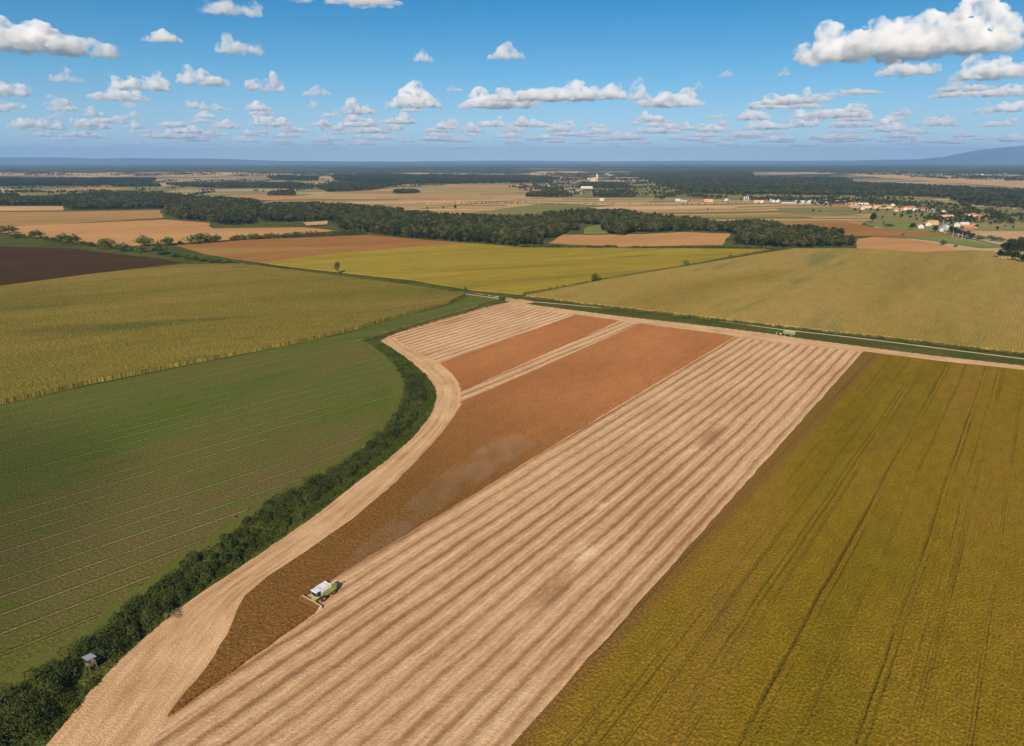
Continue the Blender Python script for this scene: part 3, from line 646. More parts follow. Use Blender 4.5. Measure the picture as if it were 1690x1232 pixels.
def leaf_quads(C, N, size, rg):
    "C centres, N outward directions -> quads facing roughly outward"
    n = len(C); N = N + rg.normal(0, .55, (n, 3)); N /= np.linalg.norm(N, axis=1)[:, None]
    A = rg.normal(0, 1, (n, 3)); T = np.cross(N, A); T /= np.linalg.norm(T, axis=1)[:, None]; B = np.cross(N, T)
    s = (size*rg.uniform(.6, 1.3, n))[:, None]; k = rg.uniform(.45, .8, n)[:, None]
    V = np.stack([C-T*s, C-B*s*k, C+T*s, C+B*s*k], 1).reshape(-1, 3)
    return V, np.arange(4*n).reshape(n, 4)
def crown_mesh(name, seed, h, w, nlobe, per, size, mat, base=0.14, top=1.0):
    "a crown of leafy lobes round a ragged ellipsoid; h height of tree, w width"
    rg = np.random.default_rng(seed); Cs = []; Ns = []
    mid = h*(base+top)/2; hz = h*(top-base)/2
    for i in range(nlobe):
        d = rg.normal(0, 1, 3); d /= np.linalg.norm(d); d[2] = abs(d[2])*1.1-0.35 if rg.random() < .8 else d[2]
        rr = rg.uniform(.45, .8); z = d[2]*rr*hz
        taper = 1-0.35*max(0, z/hz)
        c = np.array([d[0]*rr*w/2*taper, d[1]*rr*w/2*taper, mid+z]); lr = np.array([.3, .3, .26])*w*rg.uniform(.55, 1.0)
        lr[2] = min(lr[2], hz*.5)
        q = rg.normal(0, 1, (per, 3)); q /= np.linalg.norm(q, axis=1)[:, None]
        Cs.append(c+q*lr*rg.uniform(.75, 1.08, (per, 1))); Ns.append(q)
    C = np.concatenate(Cs); N = np.concatenate(Ns); C[:, 2] = np.maximum(C[:, 2], h*base*.5)
    V, Fc = leaf_quads(C, N, size, rg)
    return npmesh(name, V, Fc, mat)
def trunk_mesh(name, h, r=0.3):
    b = MB(); b.tube((0, 0, -.3), (0, 0, h*.45), r, r*.55, 7)
    for a in (0.3, 2.3, 4.4): b.tube((0, 0, h*.3), (math.cos(a)*h*.16, math.sin(a)*h*.16, h*.6), r*.45, r*.12, 5)
    me = bpy.data.meshes.new(name); b.bm.to_mesh(me); b.bm.free(); me.materials.append(M['bark']); return me
CROWN = [crown_mesh('crown', 100+i, 15, [10.5, 9.2, 11.5, 8.4, 10.0][i], 17, 85, .52, M['leaf'], .08) for i in range(5)]
CROWN_DK = [crown_mesh('crown', 130+i, 15, [10.5, 11.5][i], 17, 85, .52, M['leaf_dark'], .06) for i in range(2)]
CROWN_AU = [crown_mesh('crown', 150+i, 15, 9.5, 15, 85, .5, M['leaf_autumn'], .08) for i in range(1)]
NARROW = crown_mesh('crown', 160, 15, 7.6, 20, 80, .42, M['leaf'], .1)
BUSH = [crown_mesh('foliage', 170+i, 5, [6.5, 5.5, 7.5][i], 13, 70, .30, M['leaf_bush'], .0) for i in range(3)]
TRUNK = trunk_mesh('trunk', 15)
STEM = trunk_mesh('stem', 5, 0.12)
trng = random.Random(77)
def tree(loc, h, label, group=None, crown=None, wide=1.0, name='tree', cat='tree', trunk=None):
    me = crown or trng.choice(CROWN); s = h/15
    e = empty(name, loc, trng.uniform(0, 6.28)); e.scale = (s*wide, s*wide, s)
    link('trunk', trunk or TRUNK, e); link('crown', me, e)
    return tag(e, label, cat, group)
def bush(loc, h, wpx_m, label, group=None):
    me = trng.choice(BUSH); s = h/5; e = empty('bush', loc, trng.uniform(0, 6.28)); k = wpx_m/6.3
    e.scale = (k, k, s); link('stem', STEM, e); link('foliage', me, e)
    return tag(e, label, 'bush', group)
# distant trees in one mass are instanced from a few light crowns
LIGHT = bpy.data.collections.new('distant_crowns')
for i in range(4):
    me = crown_mesh('woodland_crown', 200+i, 15, [10.5, 12, 9.5, 11][i], 9, 30, .95, M['leaf'], .03); LIGHT.objects.link(bpy.data.objects.new('woodland_crown', me))
for i in range(2):
    me = crown_mesh('woodland_crown', 220+i, 15, 11, 9, 30, .95, M['leaf_dark'], .03); LIGHT.objects.link(bpy.data.objects.new('woodland_crown', me))
def wood_gn():
    g = bpy.data.node_groups.new('scatter_trees', 'GeometryNodeTree')
    g.interface.new_socket('Geometry', in_out='INPUT', socket_type='NodeSocketGeometry'); g.interface.new_socket('Geometry', in_out='OUTPUT', socket_type='NodeSocketGeometry')
    i = g.nodes.new('NodeGroupInput'); o = g.nodes.new('NodeGroupOutput')
    ci = g.nodes.new('GeometryNodeCollectionInfo'); ci.inputs['Collection'].default_value = LIGHT; ci.inputs['Separate Children'].default_value = True; ci.inputs['Reset Children'].default_value = True
    ip = g.nodes.new('GeometryNodeInstanceOnPoints'); ip.inputs['Pick Instance'].default_value = True
    sc_ = g.nodes.new('GeometryNodeInputNamedAttribute'); sc_.data_type = 'FLOAT_VECTOR'; sc_.inputs[0].default_value = 'size'
    rt = g.nodes.new('GeometryNodeInputNamedAttribute'); rt.data_type = 'FLOAT'; rt.inputs[0].default_value = 'turn'
    ix = g.nodes.new('GeometryNodeInputNamedAttribute'); ix.data_type = 'INT'; ix.inputs[0].default_value = 'kind_no'
    cx = g.nodes.new('ShaderNodeCombineXYZ'); L = g.links.new
    L(i.outputs[0], ip.inputs['Points']); L(ci.outputs[0], ip.inputs['Instance']); L(ix.outputs[0], ip.inputs['Instance Index'])
    L(rt.outputs[0], cx.inputs[2]); L(cx.outputs[0], ip.inputs['Rotation']); L(sc_.outputs[0], ip.inputs['Scale']); L(ip.outputs[0], o.inputs[0])
    return g
GN = wood_gn()
def inside(P, poly):
    x, y = P[:, 0], P[:, 1]; r = np.zeros(len(P), bool); n = len(poly)
    for i in range(n):
        (x1, y1), (x2, y2) = poly[i], poly[(i+1) % n]
        c = ((y1 > y) != (y2 > y)) & (x < (x2-x1)*(y-y1)/(y2-y1+1e-12)+x1); r ^= c
    return r
def vnoise(P, L, seed=1):
    q = P/L; i = np.floor(q).astype(np.int64); f = q-i; f = f*f*(3-2*f)
    def hsh(a, b):
        n = (a*374761393+b*668265263+seed*974634777) & 0x7fffffff; n = ((n ^ (n >> 13))*1274126177) & 0x7fffffff; return ((n ^ (n >> 16)) & 0xffff)/65535.
    x0, y0 = i[:, 0], i[:, 1]
    a = hsh(x0, y0)*(1-f[:, 0])+hsh(x0+1, y0)*f[:, 0]; b = hsh(x0, y0+1)*(1-f[:, 0])+hsh(x0+1, y0+1)*f[:, 0]
    return a*(1-f[:, 1])+b*f[:, 1]
def edge_dist(P, poly):
    d = np.full(len(P), 1e9); n = len(poly)
    for i in range(n):
        a = np.array(poly[i]); b = np.array(poly[(i+1) % n]); ab = b-a; t = np.clip(((P-a)@ab)/(ab@ab+1e-9), 0, 1)
        d = np.minimum(d, np.linalg.norm(P-(a+t[:, None]*ab), axis=1))
    return d
def fill(px, sp, rg, jit=.42, ragged=0.0):
    poly = [gp(x, y)[:2] for x, y in px]; a = np.array(poly); lo, hi = a.min(0), a.max(0)
    X, Y = np.meshgrid(np.arange(lo[0], hi[0], sp), np.arange(lo[1], hi[1], sp)); P = np.stack([X.ravel(), Y.ravel()], 1)
    P += rg.uniform(-jit, jit, P.shape)*sp
    P = P[inside(P, poly)]
    if ragged: P = P[edge_dist(P, poly) > ragged*(vnoise(P, ragged*3, 5)**1.5)*1.6]
    return P
def woodland(name, P, label, rg, h=(.8, 1.25), dark=.3, wide=1.0):
    h = (h[0]*.75, h[1]*1.08)
    n = len(P); me = bpy.data.meshes.new(name); V = np.zeros((n, 3), np.float32); V[:, :2] = P
    me.vertices.add(n); me.vertices.foreach_set('co', V.ravel())
    s = h[0]+(h[1]-h[0])*np.clip(.55*rg.random(n)+.75*vnoise(P, 45, 9)-.1, 0, 1); z = np.stack([s*wide*rg.uniform(.85, 1.2, n), s*wide*rg.uniform(.85, 1.2, n), s], 1).astype(np.float32)
    me.attributes.new('size', 'FLOAT_VECTOR', 'POINT').data.foreach_set('vector', z.ravel())
    me.attributes.new('turn', 'FLOAT', 'POINT').data.foreach_set('value', rg.uniform(0, 6.28, n).astype(np.float32))
    k = np.where(rg.random(n)*.6+.4*vnoise(P, 130, 4) < dark*.9, rg.integers(4, 6, n), rg.integers(0, 4, n)).astype(np.int32)
    me.attributes.new('kind_no', 'INT', 'POINT').data.foreach_set('value', k)
    o = link(name, me); md = o.modifiers.new('scatter', 'NODES'); md.node_group = GN
    return tag(o, label, None, None, 'stuff')
wr = np.random.default_rng(3)
W1 = [(-60, 340), (-60, 327), (30, 325), (45, 331), (120, 326), (180, 323), (260, 321), (330, 329), (430, 335), (430, 371), (355, 376), (345, 368), (270, 361), (265, 346), (107, 348), (105, 341)]
W2 = [(425, 343), (480, 340), (560, 342), (640, 350), (690, 358), (760, 363), (860, 367), (905, 359), (960, 352), (1010, 354), (1100, 362), (1150, 369), (1200, 374), (1270, 374), (1300, 380), (1350, 385), (1400, 394), (1412, 402), (1413, 410), (1270, 411), (1192, 405), (1208, 392), (1197, 385), (1125, 382.5), (1060, 386), (1050, 391.5), (1000, 392), (988, 388), (990, 374), (972, 372), (962, 381), (930, 387), (903, 400), (895, 404.5), (850, 408), (740, 400), (660, 394), (600, 386), (545, 378), (545, 366), (430, 369)]
P = np.concatenate([fill(W1, 8.8, wr, .5, 18), fill(W2, 8.6, wr, .5, 14)])
# the trees that show largest stand on their own; the rest is one mass
def front_score(P):
    "nearest trees first, and those with nothing in front of them"
    return P[:, 1]
d = front_score(P)
az_ = np.round(np.degrees(np.arctan2(P[:, 0], P[:, 1]))/0.42).astype(int); pick = []
for a in np.unique(az_):
    idx = np.where(az_ == a)[0]; pick += list(idx[np.argsort(d[idx])][:2])
pick = np.array(pick[:190]); keep = np.ones(len(P), bool); keep[pick] = False
for i in pick:
    x, y = P[i]; r_ = trng.random()
    if r_ < .05: cr, lb, gp_ = CROWN_AU[0], 'tree turning yellow brown at the front of the wood', 'turning trees at the front of the wood'
    elif r_ < .3: cr, lb, gp_ = trng.choice(CROWN_DK), 'dark green broadleaf tree at the front of the wood', 'dark trees at the front of the wood'
    else: cr, lb, gp_ = None, 'mid green broadleaf tree at the front of the wood', 'green trees at the front of the wood'
    tree((x, y, 0), trng.uniform(10, 17.5), lb, gp_, cr, trng.uniform(.9, 1.25))
woodland('woodland', P[keep], 'broad belt of broadleaf wood behind the fields', wr, (.8, 1.15))
for nm_, px, sp, lb, h, dk in [
 ('woodland', [(-60, 296), (260, 296), (265, 303), (160, 308), (-60, 310)], 11, 'dark flat wood in the left distance', (.9, 1.2), .8),
 ('woodland', [(163, 310), (170, 304), (262, 302), (268, 309)], 10, 'small wood behind the left fields', (.8, 1.1), .5),
 ('woodland', [(330, 311), (268, 306), (430, 303), (520, 306), (522, 312), (430, 312)], 10, 'thin wood left of the middle', (.8, 1.1), .5),
 ('woodland', [(520, 319), (518, 307), (560, 304), (640, 308), (640, 314), (600, 317)], 9.5, 'wood standing behind the orange field', (.8, 1.1), .4),
 ('woodland', [(640, 322), (700, 321), (690, 316), (645, 317)], 10, 'small copse on the tan fields left of the middle', (.6, 1.0), .4),
 ('woodland', [(700, 300), (860, 301), (930, 297), (880, 291), (760, 292)], 12, 'broken dark wood behind the tan plain', (.8, 1.2), .6),
 ('woodland', [(430, 325), (500, 325), (500, 318), (440, 317)], 10, 'row of woods left of the orange field', (.6, 1.0), .4),
 ('woodland', [(940, 312), (1060, 312), (1040, 304), (960, 303)], 12, 'wooded ground right below the church', (.6, 1.0), .5),
 ('woodland', [(1060, 330), (1110, 332), (1150, 326), (1090, 322)], 11, 'copse beside the distant farm', (.6, 1.0), .4),
 ('woodland', [(1180, 331), (1225, 331), (1225, 325), (1170, 325)], 11, 'trees left of the three silos', (.6, 1.0), .4),
 ('woodland', [(1236, 332), (1330, 333), (1420, 336), (1400, 329), (1300, 326), (1230, 326)], 12, 'garden trees behind the left part of the village', (.5, .9), .4),
 ('woodland', [(445, 299), (440, 294), (530, 293), (530, 299)], 12, 'dark distant wood left of the middle', (.9, 1.2), .8),
 ('woodland', [(550, 301), (540, 292), (640, 289), (830, 294), (840, 302), (760, 305), (700, 305), (640, 309)], 12, 'dark distant wood in the middle', (.9, 1.2), .8),
 ('woodland', [(840, 303), (872, 303), (868, 296), (835, 297)], 11, 'small dark wood left of the church', (.8, 1.2), .7),
 ('woodland', [(838, 328), (905, 327.5), (955, 326), (948, 320), (900, 317), (842, 322)], 10, 'wooded edge left of the long barn', (.6, 1.0), .3),
 ('woodland', [(968, 326), (1000, 327), (1060, 327), (1057, 318), (1020, 315), (975, 319)], 10, 'wooded edge below the long barn', (.6, 1.0), .3),
 ('woodland', [(813, 328), (890, 326), (880, 323), (815, 325)], 10, 'thin copse on the tan fields', (.6, .8), .3),
 ('woodland', [(1040, 286), (1240, 284.5), (1252, 295), (1400, 295), (1422, 304), (1500, 307), (1600, 313), (1800, 322), (1800, 372), (1690, 352), (1610, 341), (1540, 329), (1400, 324), (1260, 323), (1200, 324), (1120, 316), (1060, 303)], 11.5, 'large dark wood in the right distance', (.9, 1.25), .5),
 ]:
    woodland(nm_, fill(px, sp, wr, .45, 60), lb, wr, h, dk)
# loose trees between the fields in the distance
def loose(px, n, lb, h=(.5, .9)):
    Q = fill(px, 11, wr); w_ = vnoise(Q, 170, 3)*.6+vnoise(Q, 60, 8)*.4; Q = Q[np.argsort(-w_+wr.normal(0, .07, len(Q)))[:n]]; woodland('woodland', Q, lb, wr, h, .3)
def tree_lines(px, nl, lb, h=(.5, 1.0)):
    poly = [gp(x, y)[:2] for x, y in px]; a = np.array(poly); lo, hi = a.min(0), a.max(0); out = []
    while len(out) < nl:
        c = wr.uniform(lo, hi)
        if not inside(c[None], poly)[0]: continue
        L = wr.uniform(80, 520); g = R(wr.normal(8, 14)) if wr.random() < .75 else R(wr.uniform(50, 110)); n = int(L/wr.uniform(7, 13)); t = np.linspace(-.5, .5, n)[:, None]
        q = c+np.array([[math.cos(g), math.sin(g)]])*t*L+wr.normal(0, 2.5, (n, 2)); q = q[wr.random(n) < wr.uniform(.5, 1)]; out.append(q)
    woodland('tree_rows', np.concatenate(out), lb, wr, h, .4)
loose([(860, 318), (1060, 318), (1130, 326), (1200, 330), (1200, 312), (1050, 288), (940, 284), (850, 300)], 1500, 'scattered trees round the church village')
loose([(1260, 332), (1400, 344), (1480, 352), (1560, 372), (1690, 372), (1690, 356), (1540, 336), (1260, 328)], 560, 'scattered trees among and behind the village', (.35, .75))
loose([(0, 290), (850, 296), (850, 281), (0, 278)], 2600, 'lines of trees on the far left plain', (.6, 1.0))
loose([(1250, 283), (1800, 300), (1800, 284), (1000, 276)], 4000, 'lines of trees on the far right plain', (.8, 1.2))
loose([(100, 320), (640, 318), (640, 305), (260, 300), (0, 312)], 160, 'few loose trees on the left farmland', (.4, .8))

tree_lines([(60, 325), (330, 322), (640, 316), (880, 306), (880, 296), (260, 300), (0, 312)], 60, 'rows of trees along the left field edges')
tree_lines([(0, 292), (850, 296), (1000, 290), (850, 280), (0, 277)], 240, 'rows of trees on the far left plain', (.8, 1.3))
tree_lines([(700, 350), (900, 340), (1100, 345), (1400, 362), (1430, 350), (1260, 332), (900, 328), (700, 335)], 5, 'thin rows of shrubs between the strip fields', (.15, .4))
tree_lines([(860, 326), (1260, 330), (1250, 300), (1040, 286), (860, 290)], 120, 'rows of trees round the church village', (.5, 1.0))
tree_lines([(1250, 284), (1800, 305), (1800, 286), (1000, 274)], 300, 'rows of trees on the far right plain', (.9, 1.4))
tree_lines([(1340, 322), (1440, 324), (1690, 356), (1690, 370), (1560, 350), (1340, 336)], 16, 'rows of trees behind the village', (.5, .9))
# far woods: raised canopies in the blue distance
def canopy(name, label, y0, y1, n, x0, x1, seed, h=15):
    rg = np.random.default_rng(seed); V = []; Fc = []
    for i in range(n):
        x = rg.uniform(x0, x1); y = y0+(y1-y0)*rg.random()**1.0; c = gp(x, y)
        L = rg.uniform(500, 2600); D = rg.uniform(200, 900); k = 22; b = len(V)
        ang = np.linspace(0, 2*np.pi, k, endpoint=False); rad = 1+.25*np.sin(ang*3+rg.uniform(0, 6))+.12*rg.normal(0, 1, k)
        X = c.x+np.cos(ang)*L/2*rad; Y = c.y+np.sin(ang)*D/2*rad
        hh = h*rg.uniform(.8, 1.2, k)
        for q in range(k): V.append((X[q], Y[q], 0))
        for q in range(k): V.append((c.x+(X[q]-c.x)*.99, c.y+(Y[q]-c.y)*.99, hh[q]))
        for q in range(k): V.append((c.x+(X[q]-c.x)*.5, c.y+(Y[q]-c.y)*.5, h*rg.uniform(.9, 1.3)))
        V.append((c.x, c.y, h)); m = len(V)-1
        for q in range(k):
            r_ = (q+1) % k
            Fc += [(b+q, b+r_, b+k+r_, b+k+q), (b+k+q, b+k+r_, b+2*k+r_, b+2*k+q), (b+2*k+q, b+2*k+r_, m, m)]
    bm = bmesh.new(); vs = [bm.verts.new(v) for v in V]
    for f in Fc:
        try: bm.faces.new([vs[q] for q in dict.fromkeys(f)])
        except ValueError: pass
    me = bpy.data.meshes.new(name); bm.to_mesh(me); bm.free()
    tag(link(name, me, None, M['hill']), label, None, None, 'stuff')
canopy('far_woodland', 'blue grey woods close under the horizon', 272, 279, 260, -300, 2000, 5)
canopy('far_woodland', 'blue woods on the horizon itself', 269.6, 272, 260, -400, 2100, 6, 22)
canopy('far_woodland', 'dark woods on the right plain', 277, 284, 70, 1050, 1900, 8)
canopy('far_woodland', 'dark woods on the left plain', 279, 286, 26, -200, 800, 9)

# single trees and bushes one can point to
tree(gp(558, 452), 15, 'slim lone tree by the lane between corn and yellow soybeans', None, NARROW, .85)
tree(gp(1440, 368), 20, 'broad lone tree with a bushy crown left of the village gardens', None, CROWN_DK[0], .95)
tree(gp(751, 347), 14, 'lone round tree on the tan fields behind the middle wood', None, CROWN[0], .8)
tree(gp(705, 347), 9, 'small thin tree left of the lone round one behind the wood', None, CROWN[1], .7)
tree(gp(732, 346), 9, 'low tree between the thin one and the lone round one', None, CROWN[3], .8)
tree(gp(1506, 380), 13, 'dark round tree left of the orange gabled house', None, CROWN_DK[1], 1.15)
tree(gp(1543, 384), 12, 'dark round tree at the road bend before the village', None, CROWN_DK[0], 1.1)
tree(gp(1456, 363), 10, 'small pointed tree behind the lone broad one', None, NARROW, .8)
tree(gp(1458, 371), 7, 'smallest tree right of the lone broad one', None, CROWN[2], .7)
bush(gp(1466, 374), 5, 16, 'wide low bush right of the lone broad tree')
bush(gp(1556, 405), 7, 9, 'round bush alone on the green strip below the road')
bush(gp(1578, 408), 3, 6, 'tiny bush right of the round one on the green strip')
bush(gp(982, 467), 9.5, 6.5, 'tall bush at the near end between yellow soybeans and corn')
bush(gp(990, 466), 5, 5, 'low bush leaning on the tall one beside the corn')
bush(gp(1132, 441), 8, 6.5, 'round bush halfway along the edge of yellow soybeans and corn')
bush(gp(1150, 438.5), 3, 6, 'flat bush right of the round one on the field edge')
bush(gp(1160, 436), 2.5, 7, 'flattest bush on the edge of the right corn')
bush(gp(1205, 430), 7, 6, 'pointed bush at the far end of the field edge')
bush(gp(665, 469), 4, 8, 'low round bush beside the lane in front of the yellow soybeans')
bush(gp(645, 466), 2.5, 5, 'tiny bush left of the low round one beside the lane')
bush(gp(768, 480), 4, 2.5, 'thin bush at the pale bend of the lane')
bush(gp(829, 495), 3, 7, 'brownish bush where the lanes meet')
bush(gp(672, 604), 3.2, 6, 'dark rounded bush at the bend of the pale headland')
bush(gp(1490, 389), 3, 6, 'bush on the reddish field below the village')
row = [(15, 386, 28, 14), (33, 393, 22, 9), (61, 394, 22, 15), (76, 398, 12, 9), (88, 400, 16, 9), (105, 402, 22, 17), (122, 404, 22, 18), (137, 405, 14, 8), (150, 407, 20, 8), (177, 411, 23, 19), (192, 412, 10, 8), (204, 415, 20, 15), (218, 415, 12, 9), (238, 407, 25, 19), (234, 417, 18, 13), (261, 421, 32, 22), (277, 405, 28, 14), (298, 404, 12, 7), (289, 425, 16, 9), (331, 402, 36, 18), (349, 401, 16, 12), (360, 401, 14, 15), (308, 427, 16, 8), (322, 429, 12, 10), (338, 431, 22, 7), (356, 433, 20, 8), (374, 435, 20, 7), (390, 437, 12, 6), (412, 440, 16, 5)]
RL = ['at the left edge', 'low near the left edge', 'round and alone near the left edge', 'small between two round ones', 'low left of the double bush', 'left half of the double bush', 'right half of the double bush', 'low right of the double bush', 'long and flat in the row', 'tall and round before the orange stubble', 'small one shaded by the tall round one', 'yellow green and rounded', 'small right of the yellow green one', 'tall at the back of the row', 'low below the tall back one', 'largest and broadest of the row', 'broad behind the largest one', 'small behind at the orange stubble', 'first of the low ones past the largest', 'long clump behind at the orange stubble', 'narrow right of the long clump', 'upright right of the long clump', 'low in the tail of the row', 'peaked in the tail of the row', 'long and low in the tail', 'flat near the hunting stand', 'flat left of the hunting stand', 'last one beside the hunting stand', 'low one right of the hunting stand']
for (x, y, w, h), lb in zip(row, RL):
    s = mpx(y); p = gp(x, y)
    bush(p, h*s*.95, w*s*1.05, 'bush of the row by the ploughed field, '+lb, 'bushes along the ploughed field')
for i in range(24):
    x = 384+i*9.4+trng.uniform(-2, 2); y = 398-(x-384)*.052
    bush(gp(x, y), trng.uniform(6.5, 11), trng.uniform(9, 13), 'bushy tree in the hedge behind the orange brown field', 'hedge trees behind the orange brown field')
for i in range(44):
    x = 852+i*9.6+trng.uniform(-3, 3); y = 408.8+(x-852)*.006
    if abs(x-1030) < 12: continue
    bush(gp(x, y), trng.uniform(2, 4.6), trng.uniform(9, 14), 'low bush on the far edge of the yellow soybean field', 'low bushes on the far field edge')
# clump at the right edge
for i, (x, y, h) in enumerate([(1650, 428, 12), (1662, 430, 14), (1675, 433, 14), (1690, 436, 13), (1702, 434, 15), (1657, 421, 17), (1670, 423, 19), (1684, 424, 20), (1698, 425, 19), (1668, 414, 17), (1682, 414, 19), (1696, 414, 18), (1712, 420, 18)]):
    tree(gp(x, y), h, 'dark tree in the dense clump at the right edge', 'trees of the clump at the right edge', CROWN_DK[i % 2])
for i in range(13):
    tree(gp(1568+i*3.1+trng.uniform(-2, 2), 386+i*.9+trng.uniform(-3, 1)), trng.uniform(8, 12), 'dark tree in the group right of the road bend', 'trees right of the road bend', trng.choice(CROWN_DK))
for x, y, w in [(1618, 397, 13), (1640, 398, 11), (1650, 399, 10), (1633, 396, 8), (1668, 402, 9)]:
    bush(gp(x, y), 7, w, 'bush beside the road right of the dark tree group', 'bushes beside the road')
vt = [(1475, 358), (1488, 360), (1500, 362), (1512, 365), (1525, 368), (1532, 362), (1520, 358), (1505, 355), (1490, 353), (1530, 371), (1540, 370), (1600, 352), (1612, 358), (1592, 347), (1580, 344), (1622, 368), (1634, 372), (1612, 379), (1650, 370), (1660, 376), (1672, 378), (1645, 381), (1605, 340), (1570, 348), (1340, 350), (1352, 351), (1560, 352), (1410, 350), (1420, 352), (1437, 349), (1448, 351), (1462, 350)]
for x, y in vt:
    tree(gp(x+trng.uniform(-2, 2), y), trng.uniform(6, 11), 'garden tree among the village houses', 'garden trees of the village', None, 1.1)

# ------------------------------------------------------------------ the hedge between meadow and stubble
HO = [(-60, 1310), (20, 1275), (75, 1225), (100, 1200), (150, 1135), (200, 1083), (265, 1026), (330, 976), (400, 931), (470, 883), (530, 841), (585, 796), (640, 756), (688, 712), (712, 680), (719, 655), (715, 640), (705, 625), (687, 608), (668, 592), (646, 577), (625, 563)]
HI = [(-140, 1200), (-60, 1175), (0, 1150), (70, 1112), (130, 1082), (180, 1042), (220, 1002), (270, 962), (320, 922), (380, 882), (430, 842), (500, 802), (560, 772), (612, 732), (650, 690), (664, 662), (668, 640), (664, 620), (650, 603), (636, 588), (618, 574), (602, 563)]
hA, _ = resample(smooth([gp(*p) for p in HO]), 400); hB, hl = resample(smooth([gp(*p) for p in HI]), 400)
hg = np.random.default_rng(12)
def band(n, s0, s1, a0, a1):
    "points between the outer (a=0, stubble side) and inner (a=1, meadow side) hedge lines"
    s = hg.uniform(s0, s1, n); a = hg.uniform(a0, a1, n); i = np.clip((s*399).astype(int), 0, 398)
    A = np.array([p[:2] for p in hA]); B = np.array([p[:2] for p in hB])
    Q = A[i]*(1-a[:, None])+B[i]*a[:, None]+hg.uniform(-.4, .4, (n, 2)); st_ = np.array(gp(152, 1107)[:2]); ok = (np.linalg.norm(Q-st_, axis=1) > 3.4) & ~((np.abs(Q[:, 0]-st_[0]) < 2.2) & (Q[:, 1] < st_[1]) & (Q[:, 1] > st_[1]-6))
    return Q[ok], s[ok], a[ok]
def leafy(name, P, Hh, Wd, per, size, mat, label, cat, group=None, parent=None):
    V = []; Fs = []; off = 0; Cs = []; Ns = []
    for (x, y), h, w in zip(P, Hh, Wd):
        k = per; q = hg.normal(0, 1, (k, 3)); q[:, 2] = np.abs(q[:, 2])*.9-.15; q /= np.linalg.norm(q, axis=1)[:, None]
        lob = 1+.16*np.sin(q[:, 0]*6+x)*np.cos(q[:, 1]*7+y)+hg.uniform(-.14, .08, k)
        c = np.stack([x+q[:, 0]*w/2*lob, y+q[:, 1]*w/2*lob, h*.35+q[:, 2]*h*.62*lob], 1); c[:, 2] = np.maximum(c[:, 2], .05)
        Cs.append(c); Ns.append(q)
    V, Fc = leaf_quads(np.concatenate(Cs), np.concatenate(Ns), size, hg)
    o = link(name, npmesh(name, V, Fc, mat), parent)
    return tag(o, label, cat, group) if label else o
def hedge_mat(name, stops):
    t = NT(name); p = t.pos(); f = t.math('ADD', t.noise(p, .12, 4, .65), t.math('MULTIPLY_ADD', t.noise(p, 2.2, 2, .7), .5, -.25))
    return t.out(t.ramp(f, stops))
M['hedge'] = hedge_mat('hedge_leaves', [(0.22, (0.018, 0.026, 0.010)), (0.45, (0.036, 0.050, 0.015)), (0.62, (0.068, 0.080, 0.022)), (0.8, (0.10, 0.10, 0.035))])
M['herbs'] = hedge_mat('verge_herbs', [(0.25, (0.032, 0.048, 0.010)), (0.5, (0.055, 0.075, 0.015)), (0.75, (0.09, 0.105, 0.024))])
hr = empty('hedge', gp(460, 890)); hr.rotation_euler = (0, 0, 0)
tag(hr, 'long dark leafy hedge curving between the green meadow and the pale headland', 'hedge')
hoff = -hr.location
def part_at(o):
    o.parent = hr; o.location = hoff; return o
# woody bushes: meadow side, taller towards the camera
P, s, a = band(470, .30, .80, .34, .94); prof = np.interp(s, [.3, .36, .45, .5, .58, .63, .7, .74, .8], [2.3, 3.3, 2.3, 3.2, 1.9, 2.6, 2.4, 1.5, 1.2])*hg.uniform(.45, 1.35, len(s))
part_at(leafy('shrub_foliage', P, prof, np.maximum(2.2, prof*1.15), 210, .21, M['hedge'], None, None))
P, s, a = band(310, 0.0, .32, .12, .97); prof = np.interp(s, [0, .1, .16, .22, .26, .33], [5.0, 4.2, 2.8, 2.6, 1.6, 2.6])*hg.uniform(.55, 1.2, len(s))
part_at(leafy('thicket_foliage', P, prof, np.maximum(2.4, prof*1.05), 260, .21, M['hedge'], None, None))
# lower herbs towards the stubble
P, s, a = band(1500, 0.0, .97, .02, .55); prof = hg.uniform(.5, 1.15, len(s))
part_at(leafy('herb_foliage', P, prof, np.full(len(s), 2.2), 90, .17, M['herbs'], None, None))
P, s, a = band(700, .68, .95, .02, .9); prof = hg.uniform(.6, 1.5, len(s))*np.interp(s, [.68, .8, .95], [1, 1.1, .6])
part_at(leafy('nettle_foliage', P, prof, np.full(len(s), 2.4), 90, .2, M['herbs'], None, None))
# reeds and brown weeds along the ditch
M['reed'] = hedge_mat('dry_reeds', [(0.3, (0.10, 0.09, 0.03)), (0.6, (0.22, 0.17, 0.08)), (0.8, (0.33, 0.27, 0.16))])
M['weeds'] = hedge_mat('ditch_weeds', [(0.3, (0.06, 0.07, 0.02)), (0.6, (0.10, 0.11, 0.03)), (0.8, (0.17, 0.15, 0.06))])
def along(px, n, spread):
    L, _ = resample([gp(*p) for p in px], 200); A = np.array([p[:2] for p in L]); i = hg.integers(0, 199, n); f = hg.random(n)[:, None]
    return A[i]*(1-f)+A[np.minimum(i+1, 199)]*f + hg.normal(0, spread, (n, 2))
P = along([(600, 563), (640, 553), (700, 535), (760, 518), (815, 503), (832, 498)], 420, 1.1)
leafy('ditch_weeds', P, hg.uniform(.7, 1.8, len(P)), hg.uniform(1.4, 2.6, len(P)), 70, .2, M['weeds'], 'narrow weedy ditch bank above the upper windrows', None)['kind'] = 'stuff'
P = along([(590, 566), (620, 556), (680, 538), (740, 520), (790, 507)], 160, .7)
